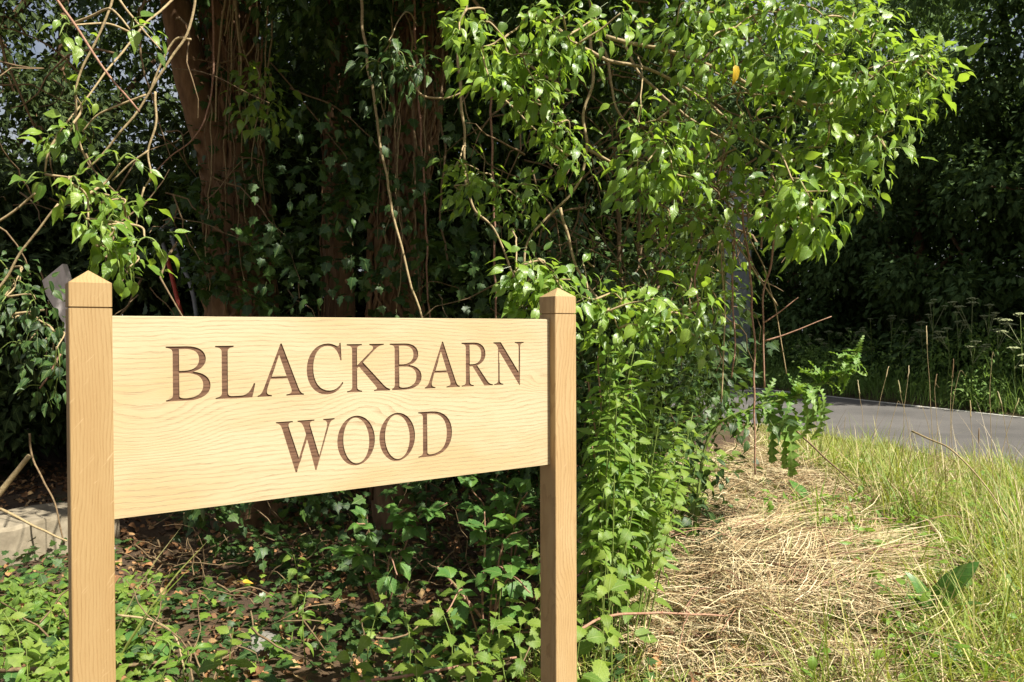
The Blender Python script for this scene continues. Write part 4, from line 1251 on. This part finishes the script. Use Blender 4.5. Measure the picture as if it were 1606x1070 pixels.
for px, ytop, d in ((590, 930, 2.75), (640, 960, 2.65), (690, 940, 2.7), (720, 900, 2.8), (770, 960, 2.6), (800, 900, 2.7), (830, 850, 2.8), (835, 960, 2.5), (660, 1010, 2.5), (740, 1010, 2.5), (800, 1020, 2.4), (560, 1020, 2.5)):
    b = pt(px, 1000, d); t = pt(px + random.uniform(-15, 15), ytop, d)
    upright('nettle', 'young nettle sprouting in the sun under the board, beside the right post', 'nettle', 'nettles under the board', (b.x, d, gz(b.x, d)), t, 6, ME_nettle, .10, .06)
for px, ytop, d in ((375, 985, 2.55), (345, 1030, 2.4), (480, 930, 3.0), (455, 870, 3.2), (15, 960, 2.8), (60, 930, 3.0), (40, 1010, 2.5), (90, 1000, 2.5), (300, 1010, 2.5), (230, 1000, 2.6)):
    b = pt(px, 1000, d); t = pt(px + random.uniform(-10, 10), ytop, d)
    upright('nettle', 'small leafy weed in the litter around the foot of the left post', 'weed', 'weeds around the left post', (b.x, d, gz(b.x, d)), t, 5, ME_nettle if px % 2 else ME_herb, .09, .06)


def bramble(label, base, ends, seed):
    """arching thorny canes with leaves of three leaflets"""
    root = empty('bramble', base, label, 'bramble', None)
    base = Vector(base)
    for k, (e, nl) in enumerate(ends):
        e = Vector(e)
        P = wobble(spline([base, base.lerp(e, .5) + Vector((0, 0, .18)), e], 8), .015, seed + k, 4)
        link('cane', MB().tube(P, taper(len(P), .0045, .0025), 6).mesh('bramble cane', M_cane), root)
        for j in range(nl):
            p = P[int((j + 1) / (nl + 1) * (len(P) - 1))]
            d = (rv(.6) + Vector((0, -.5, .25))).normalized()
            q = p + d * .05
            pe = link('leaf_stalk', MB().tube([p, q], .0012, 4).mesh('leaf stalk', M_greenstem), root)
            for a in (-1.2, 0, 1.2):
                dd = Matrix.Rotation(a, 3, 'Z') @ d
                link('leaflet', random.choice(ME_bramble), pe, orient(q, dd + Vector((0, 0, -.1)), Vector((0, -.2, 1)) + S * .4 + rv(.2), random.uniform(.055, .09)))
    return root


def G(px, py, d, dz=0):
    p = pt(px, py, d)
    return (p.x, p.y, gz(p.x, p.y) + dz)


bramble('bramble with round toothed leaflets under the board, close to the right post', G(760, 1000, 3.0), [(pt(800, 910, 2.7), 5), (pt(830, 930, 2.6), 5), (pt(700, 960, 2.7), 5), (pt(820, 830, 2.9), 5), (pt(760, 800, 3.0), 5)], 1)
bramble('bramble straggling through the dark undergrowth under the middle of the board', G(600, 1000, 3.4), [(pt(640, 800, 3.2), 6), (pt(560, 820, 3.3), 6), (pt(700, 790, 3.2), 6), (pt(620, 900, 3.0), 5), (pt(520, 870, 3.2), 5)], 2)
bramble('bramble in the shade where the board meets the right post', G(790, 1000, 3.4), [(pt(830, 770, 3.1), 6), (pt(790, 760, 3.2), 6), (pt(740, 770, 3.2), 6), (pt(840, 830, 3.1), 5)], 3)
bramble('bramble climbing through the lower part of the leafy column', G(950, 1000, 3.1), [(pt(960, 640, 2.9), 7), (pt(925, 600, 2.9), 7), (pt(930, 700, 2.8), 6), (pt(990, 600, 2.9), 6), (pt(940, 560, 2.9), 5)], 4)


def thorny(name, label, pxs, d, r0, r1, branches=(), mat=M_cane, group=None, thorns=True, base=None, cat='cane'):
    P = px_path(pxs, d, 7, .006, pxs[0][0] * .37)
    b = base if base is not None else P[-1]
    root = empty(name, b, label, cat, group)
    mb = MB().tube(P, taper(len(P), r0, r1), 6)
    if thorns:
        for i in range(1, len(P) - 1, 2):
            dd = rv(1).normalized()
            mb.tube([P[i], P[i] + dd * r0 * 2.4], [r0 * .6, r0 * .08], 4, False)
    link('stem', mb.mesh('cane', mat), root)
    for k, br in enumerate(branches):
        Q = px_path(br, d, 6, .004, k)
        link('side_twig', MB().tube(Q, taper(len(Q), r0 * .8, r1 * .6), 5).mesh('side twig', mat), root)
    return root


GC = 'dry canes hanging under the ivy bough'
CD = 3.15
thorny('bramble_cane', 'dry cane hanging short of the road, in front of the grey pillar', [(1155, 320), (1150, 400), (1148, 463), (1153, 542), (1147, 592)], CD, .0042, .003, group=GC)
thorny('bramble_cane', 'longest reddish cane, hanging from the ivy down into the straw', [(1163, 320), (1167, 360), (1175, 415), (1180, 479), (1183, 536), (1183, 640), (1184, 745)], CD, .0048, .0035, group=GC)
thorny('bramble_cane', 'thorny cane with two pale side twigs pointing towards the hedge', [(1222, 320), (1217, 358), (1209, 415), (1199, 453), (1196, 504), (1200, 608)], CD, .0046, .0032,
       [[(1198, 506), (1225, 488), (1253, 467)], [(1200, 535), (1245, 520), (1304, 496)]], group=GC)
thorny('bramble_cane', 'pale dead cane slanting across the other hanging canes', [(1140, 350), (1153, 379), (1185, 428), (1220, 480)], CD + .03, .004, .003, mat=M_vine, group=GC)
thorny('bramble_cane', 'thin pale stem curving down to the thistle', [(1170, 360), (1180, 382), (1201, 428), (1220, 504), (1233, 586)], CD + .05, .003, .002, mat=M_vine, group=GC)
thorny('bramble_cane', 'pale cane hanging among the leaves beside the grey pillar, reaching the road edge', [(1131, 380), (1132, 412), (1136, 498), (1132, 632)], CD - .05, .0035, .003, mat=M_vine, group=GC)
thorny('bramble_cane', 'short stub of cane just under the bright fan of ivy', [(1203, 320), (1199, 345), (1193, 389)], CD, .004, .004, group=GC)
thorny('bramble_cane', 'crooked reddish cane among leaves at the edge of the leafy column', [(1098, 400), (1090, 440), (1094, 480), (1097, 530)], CD - .1, .004, .003, group=GC)
thorny('bramble_cane', 'thorny runner arching across the straw from the foot of the right post', [(906, 990, 2.35), (950, 968, 2.5), (1020, 962, 2.7), (1080, 962, 2.85), (1140, 966, 2.95)], 2.6, .005, .0035)
thorny('bramble_cane', 'thick red-brown thorny runner crossing the ground under the board', [(540, 1072, 2.6), (640, 1060, 2.55), (720, 1045, 2.55), (810, 1030, 2.6)], 2.6, .006, .004)
thorny('bramble_cane', 'cut bramble stalk sticking up towards the right post under the board', [(755, 970, 2.9), (720, 925, 2.9), (686, 890, 2.9)], 2.9, .0065, .005)
thorny('dead_branch', 'dead branch arching over the straw and down into the grass', [(1180, 985, 3.3), (1190, 955, 3.2), (1215, 945, 3.1), (1265, 985, 3.0), (1320, 1030, 2.9), (1390, 1075, 2.8)], 3, .007, .005, mat=M_twig, thorns=False, cat='branch')
thorny('dead_branch', 'reddish dead stem lying along the bottom of the straw', [(1090, 998, 3.0), (1150, 1003, 3.0), (1245, 1022, 2.95)], 3, .009, .005, mat=M_cane, thorns=False, cat='branch')
thorny('dead_branch', 'thin brown stick leaning across the verge grass towards the road', [(1245, 672, 4.6), (1290, 715, 4.4), (1340, 760, 4.2)], 4.4, .006, .004, mat=M_twig, thorns=False, cat='branch')
thorny('dead_branch', 'long dry stem bent over the verge grass in front of the tarmac', [(1430, 677, 4.6), (1490, 705, 4.4), (1540, 755, 4.2), (1606, 850, 3.9)], 4.4, .006, .003, mat=M_vine, thorns=False, cat='branch')
thorny('dead_branch', 'stout pale broken branch leaning over the concrete slab', [(-30, 800, 4.6), (0, 772, 4.6), (46, 714, 4.6)], 4.6, .022, .014, mat=M_vine, thorns=False, cat='branch')
thorny('dead_branch', 'thin bent twig standing beside the concrete slab', [(46, 680, 4.3), (52, 720, 4.3), (85, 790, 4.2), (100, 850, 4.2)], 4.3, .006, .004, mat=M_twig, thorns=False, cat='branch')
thorny('dead_branch', 'pale stick lying across the front of the concrete slab', [(0, 798, 4.1), (60, 828, 4.05), (104, 848, 4.0)], 4.1, .008, .005, mat=M_vine, thorns=False, cat='branch')
thorny('dead_branch', 'grey stick lying in the weeds behind the foot of the left post', [(0, 1052, 2.75), (110, 1046, 2.75), (200, 1042, 2.8), (290, 1036, 2.85)], 2.8, .008, .006, mat=M_twig, thorns=False, cat='branch')
thorny('dead_branch', 'dry curved stem in the litter right of the left post', [(185, 965, 3.0), (240, 975, 3.0), (275, 1000, 2.9), (290, 1050, 2.8)], 3, .005, .003, mat=M_vine, thorns=False, cat='branch')

for px, ytop, d in ((1075, 665, 4.8), (1095, 685, 4.6), (1060, 640, 4.6), (1112, 695, 5.0), (1130, 705, 5.4), (1150, 712, 5.6), (1175, 715, 5.8), (1090, 700, 4.4)):
    b = pt(px, 1000, d); t = pt(px + random.uniform(-12, 12), ytop, d)
    upright('nettle', 'leafy nettle at the back of the straw heap, beside the leafy column', 'nettle', 'nettles behind the straw', (b.x, d, gz(b.x, d)), t, 8, ME_nettle, .11, .08)
# ------------------------------------------------------------------ thistle, dock, stalks, cow parsley
TP = [pt(1085, 900, 4.0), pt(1110, 690, 4.0), pt(1180, 640, 3.95), pt(1245, 622, 3.9), pt(1305, 590, 3.9), pt(1345, 552, 3.9)]
TP[0].z = gz(TP[0].x, TP[0].y) - .02
thistle = empty('thistle', TP[0] + Vector((0, 0, .02)), 'spiny thistle leaning out over the straw in front of the road', 'thistle')
P = spline(TP, 8)
link('stem', MB().tube(P, taper(len(P), .008, .004), 6).mesh('thistle stem', M_greenstem), thistle)
for i in range(10, len(P)):
    for k in range(3 if i > 22 else 2):
        d = rv(1).normalized()
        tip = d + Vector((.25, -.1, -.15 if i < 28 else .45))
        leaf(ME_thistle, thistle, P[i], tip, Vector((0, 0, 1)) + S * .5 + rv(.3), random.uniform(.10, .19) * (1 if i < 34 else .7))
for px, py, sz in ((1205, 640, .3), (1235, 650, .34), (1265, 640, .3), (1285, 630, .26), (1225, 655, .28)):
    leaf(ME_thistle, thistle, pt(px, py, 3.92), Vector((.15, -.1, -1)), Vector((.2, -1, .4)), sz)

dk = G(1435, 985, 3.15)
dock = empty('dock_plant', dk, 'dock with long broad dark-green leaves standing in the grass by the straw', 'dock')
for (px, py, sx, sz) in ((1440, 835, .15, .20), (1510, 885, .5, .27), (1390, 890, -.35, .22), (1425, 930, -.1, .2), (1475, 930, .35, .2), (1400, 960, -.5, .18), (1535, 930, .7, .2)):
    tip = pt(px, py, 3.0)
    b = Vector(dk) + Vector((sx * .08, 0, 0))
    v = tip - b
    leaf(ME_dock, dock, b, v + Vector((0, 0, .04)), Vector((.3, -.3, .8)) + rv(.3), sz * 1.05)


for (lab, bx, by, bd, n, sz0) in (('low dock rosette half hidden in the grass near the tarmac', 1560, 860, 3.9, 6, .2), ('dock seedlings in the grass at the very edge of the straw', 1330, 1000, 3.0, 5, .16), ('leafy dock clump by the dead branch in the front grass', 1500, 1040, 2.75, 6, .2),
                                 ('small dock growing out of the middle of the straw heap', 1280, 770, 4.6, 4, .2)):
    g0 = G(bx, by, bd)
    dk2 = empty('dock_plant', g0, lab, 'dock', 'docks on the verge')
    for k in range(n):
        a = k * 6.28 / n + random.uniform(-.4, .4)
        leaf(ME_dock, dk2, g0, Vector((math.cos(a), math.sin(a) * .7, random.uniform(.5, 1.6))), Vector((-math.cos(a) * .5, -math.sin(a) * .5, .8)) + S * .4 + rv(.2), sz0 * random.uniform(.8, 1.3))


def stalk(px, ytop, d, bend=0.0, head=True, col=M_vine, ybase=None):
    t = pt(px + random.uniform(-8, 8), ytop + random.uniform(-6, 14), d)
    b = Vector((t.x - bend * .3 + random.gauss(0, .07), d, 0))
    b.z = gz(b.x, b.y)
    root = empty('grass_stalk', b, 'tall dry grass stalk standing above the verge grass in front of the road', 'grass stalk', 'tall grass stalks on the verge')
    P = wobble(spline([b - Vector((0, 0, .01)), b.lerp(t, .6) + Vector((-bend * .1 + random.gauss(0, .02), 0, .02)), t, t + Vector((bend * .25, 0, -abs(bend) * .12 + .01))], 6), .006, px, 5)
    link('stem', MB().tube(P, taper(len(P), .0017, .0009), 4).mesh('stalk', col), root)
    if head:
        q0, q1 = P[-7], P[-7] + (P[-7] - P[-10]).normalized() * random.uniform(.07, .13) + Vector((bend * .15, 0, 0))
        Q = wobble(spline([q0, q0.lerp(q1, .5), q1], 4), .003, px, 50)
        link('seed_head', MB().tube(Q, [.0012 + .0024 * math.sin(math.pi * (i + .5) / len(Q)) for i in range(len(Q))], 5).mesh('seed head', M_straw), root)


for px, y, d, b, hd in ((1447, 540, 4.6, .02, True), (1432, 585, 5.0, -.02, True), (1500, 578, 4.7, .18, False), (1385, 598, 5.2, .0, True), (1410, 605, 5.4, .05, True), (1560, 550, 4.4, .06, False), (1594, 628, 4.6, .02, True),
                        (1470, 600, 5.0, .12, True), (1488, 590, 4.8, -.03, True), (1347, 612, 5.2, .03, True), (1330, 655, 5.0, .0, False), (1285, 655, 5.2, .04, False), (1515, 655, 4.4, .03, True), (1400, 640, 4.6, .10, False),
                        (1540, 690, 4.2, .05, True), (1455, 640, 4.6, -.12, False), (1575, 640, 4.5, -.06, True), (1240, 690, 5.0, .05, True)):
    stalk(px, y, d, b, hd)
for px, y, d, b in ((255, 828, 3.0, .35), (298, 848, 2.8, .45), (285, 885, 2.8, .5)):
    t = pt(px, y, d); bb = Vector(G(165, 905, d))
    root = empty('grass_tuft', bb, 'broad green grass blade arching out from behind the left post', 'grass', 'green blades behind the left post')
    v = t - bb
    link('blade', mesh_np('blade', leaf_template([(0, .008), (.25, .012), (.5, .012), (.75, .009), (1, 0)], .25, .2, 0)[0], leaf_template([(0, .008), (.25, .012), (.5, .012), (.75, .009), (1, 0)], .25, .2, 0)[1], M_grass), root, orient(bb, v + Vector((0, 0, .12)), (-.5, -.5, .6), v.length * 1.04))


def umbel_plant(px, ytop, d, sz):
    t = pt(px, ytop, d)
    b = Vector((t.x + random.uniform(-.1, .1), d, gz(t.x, d)))
    root = empty('cow_parsley', b, 'cow parsley with flat cream flower heads on the far verge below the hedge', 'cow parsley', 'cow parsley across the road')
    P = spline([b, b.lerp(t, .5) + rv(.04), t], 6)
    st = link('stem', MB().tube(P, taper(len(P), .008, .004), 5).mesh('stem', M_greenstem), root)
    tops = [t] + [t + Vector((random.uniform(-.28, .28), random.uniform(-.15, .15), random.uniform(-.28, -.04))) for _ in range(3)]
    for q in tops:
        mb = MB()
        if q is not t:
            mb.tube([P[len(P) // 2 + 2], q], .004, 4, False)
        for k in range(26):
            a = random.uniform(0, 6.28); r = sz * math.sqrt(random.random())
            c = q + Vector((math.cos(a) * r, math.sin(a) * r * .8, -.25 * r * r / sz + random.uniform(0, .012)))
            w = sz * .17
            mb.poly([c + Vector((-w, -w * .7, 0)), c + Vector((w, -w * .7, 0)), c + Vector((w * .8, w, .004)), c + Vector((-w * .8, w, .004)), c + Vector((0, 0, w * .7))], [(0, 1, 4), (1, 2, 4), (2, 3, 4), (3, 0, 4)])
            if k % 5 == 0:
                mb.tube([q - Vector((0, 0, .07)), c], .0025, 3, False)
        link('flower_head', mb.mesh('umbel', M_umbel), root)


for px, y, d in ((1465, 470, 14), (1500, 490, 13.5), (1525, 468, 13), (1552, 478, 13), (1568, 500, 12.6), (1600, 492, 12), (1485, 515, 13.2), (1445, 505, 14.6), (1420, 520, 15), (1530, 535, 12.6), (1330, 515, 16.5), (1300, 520, 17), (1365, 500, 16),
                 (1400, 495, 15.6), (1590, 545, 11.8), (1345, 535, 16.2), (1270, 525, 17.6)):
    umbel_plant(px, y, d, random.uniform(.05, .10))
# leafy weeds of the far verge
FV = empty('verge_weeds', tuple(RA - RN * 1.0), 'mass of shaded leafy weeds along the far edge of the road', 'weeds')
cen = [[*(RA + RD * t - RN * o)[:2], .1 + random.random() * 1.15 * min(1, o)] for t, o in ((random.uniform(-5, 14), random.uniform(.25, 2.4)) for _ in range(330))]
foliage('foliage', FV, cen, np.full(len(cen), .34), 75, .10, M_weed, T_oval + T_lance, droop=.1)

# ------------------------------------------------------------------ fallen yellow leaves
for lab, px, py, d, sz in (('yellow fallen leaf lying on the straw', 1238, 932, 3.35, .07), ('small yellow leaf caught in the straw beneath the hanging canes', 1180, 830, 4.3, .05), ('yellow leaf fallen in the litter under the left half of the board', 372, 912, 3.6, .055),
                           ('yellow leaf low in the weeds under the board, left of the right post', 742, 910, 3.1, .05)):
    p = pt(px, py, d)
    g = gz(p.x, p.y)
    p = Vector((p.x, p.y, max(g + .03, min(p.z, g + .3))))
    o = link('fallen_leaf', random.choice(ME_yellow), None, orient(p, (1, .3, -.1), Vector((0, -.5, .8)), sz))
    o['label'] = lab; o['category'] = 'leaf'; o['group'] = 'yellow fallen leaves'

# ------------------------------------------------------------------ man-made odds and ends
def slab(name, a, b, width, z0, z1, mat, label, cat, bev=.02):
    a, b = Vector(a), Vector(b)
    u = (b - a).normalized(); w = Vector((-u.y, u.x, 0))
    n = 24
    V, Fc = [], []
    prof = [(0, z0), (0, z1 - bev), (bev * .3, z1 - bev * .3), (bev, z1), (width * .5, z1 + .004), (width - bev, z1), (width, z1 - bev), (width, z0)]
    for i in range(n + 1):
        c = a.lerp(b, i / n)
        for (o, z) in prof:
            q = c + w * o
            e = mnoise.noise(Vector((q.x * 5, q.y * 5, z * 5))) * .03 + mnoise.noise(Vector((q.x * 17, q.y * 17, z * 17))) * .012
            V.append((q.x + w.x * e, q.y + w.y * e, z + e * .7))
    m = len(prof)
    for i in range(n):
        for k in range(m - 1):
            Fc.append((i * m + k, (i + 1) * m + k, (i + 1) * m + k + 1, i * m + k + 1))
    Fc += [tuple(range(m)), tuple(reversed(range(n * m, n * m + m)))]
    me = MB().poly(V, Fc).mesh(name, mat, smooth=False)
    o = link(name, me)
    o['label'] = label; o['category'] = cat
    return o


slab('concrete_kerb', (-4.3, 2.75, 0), (-2.42, 4.70, 0), .5, -.1, .22, M_concrete, 'weathered concrete kerb slab lying left of the sign, litter on top', 'kerb')

pb = pt(1157, 560, 20.5)
pole = empty('concrete_pillar', (pb.x, pb.y, gz(pb.x, pb.y)), 'plain grey concrete pillar in deep shade across the road, behind the hanging canes', 'pillar')
for za, zb, r_ in ((-.1, 2.88, .36), (2.90, 5.6, .39)):
    link('pillar_block', MB().tube([(pb.x, pb.y, za), (pb.x, pb.y, zb)], [r_, r_ * 1.03], 4).mesh('pillar', M_pole, smooth=False), pole)

fb = pt(300, 620, 6.0)
frame = empty('metal_frame', (fb.x, fb.y, gz(fb.x, fb.y)), 'two slanting bent metal tubes, one painted red, propped in dark shade behind the board', 'metal frame')
a = [pt(248, 400, 6.0), pt(250, 370, 6.0), pt(256, 358, 6.05), pt(266, 360, 6.15)]
link('grey_tube', MB().tube(spline([pt(262, 405, 5.98), pt(254, 375, 6.0), pt(253, 362, 6.02), pt(259, 356, 6.1), pt(275, 360, 6.4)], 6), .016, 8).mesh('grey tube', M_steel), frame)
link('red_tube', MB().tube([pt(262, 404, 5.98), pt(284, 492, 5.95), (fb.x + .02, fb.y - .1, 0)], .017, 8).mesh('red tube', M_red), frame)
link('grey_tube', MB().tube(spline([pt(290, 364, 6.3), pt(275, 360, 6.15), pt(269, 366, 6.0), pt(278, 400, 5.98), pt(308, 494, 5.95), (fb.x + .14, fb.y - .1, 0)], 6), .016, 8).mesh('grey tube', M_steel), frame)

# weathered broken board left of the sign
q = [pt(66, 440, 4.4), pt(98, 414, 4.4), pt(108, 445, 4.4), pt(120, 500, 4.4), pt(176, 760, 4.4), pt(140, 760, 4.4), pt(98, 505, 4.4), pt(72, 462, 4.4)]
q[4].z = q[5].z = gz(q[4].x, q[4].y) - .03
bk = [v + Vector((.01, .03, 0)) for v in q]
n = len(q)
gb = link('broken_board', MB().poly(q + bk, [tuple(range(n)), tuple(reversed(range(n, 2 * n)))] + [((i + 1) % n, i, n + i, n + (i + 1) % n) for i in range(n)]).mesh('broken board', M_grey, smooth=False))
gb['label'] = 'broken weathered grey board standing upright behind the left post'; gb['category'] = 'board'

# pale stone half buried in the litter
sp = Vector(G(412, 1010, 3.15))
mb = MB()
for i in range(9):
    for k in range(12):
        th, ph = math.pi * i / 8, 2 * math.pi * k / 12
        v = Vector((math.sin(th) * math.cos(ph) * .09, math.sin(th) * math.sin(ph) * .08, math.cos(th) * .06))
        mb.v.append(sp + v * (1 + .35 * mnoise.noise(v * 14)))
for i in range(8):
    for k in range(12):
        mb.f.append((i * 12 + k, (i + 1) * 12 + k, (i + 1) * 12 + (k + 1) % 12, i * 12 + (k + 1) % 12))
st = link('stone', mb.mesh('stone', M_stone))
st['label'] = 'rough pale stone half buried in the litter under the board'; st['category'] = 'stone'
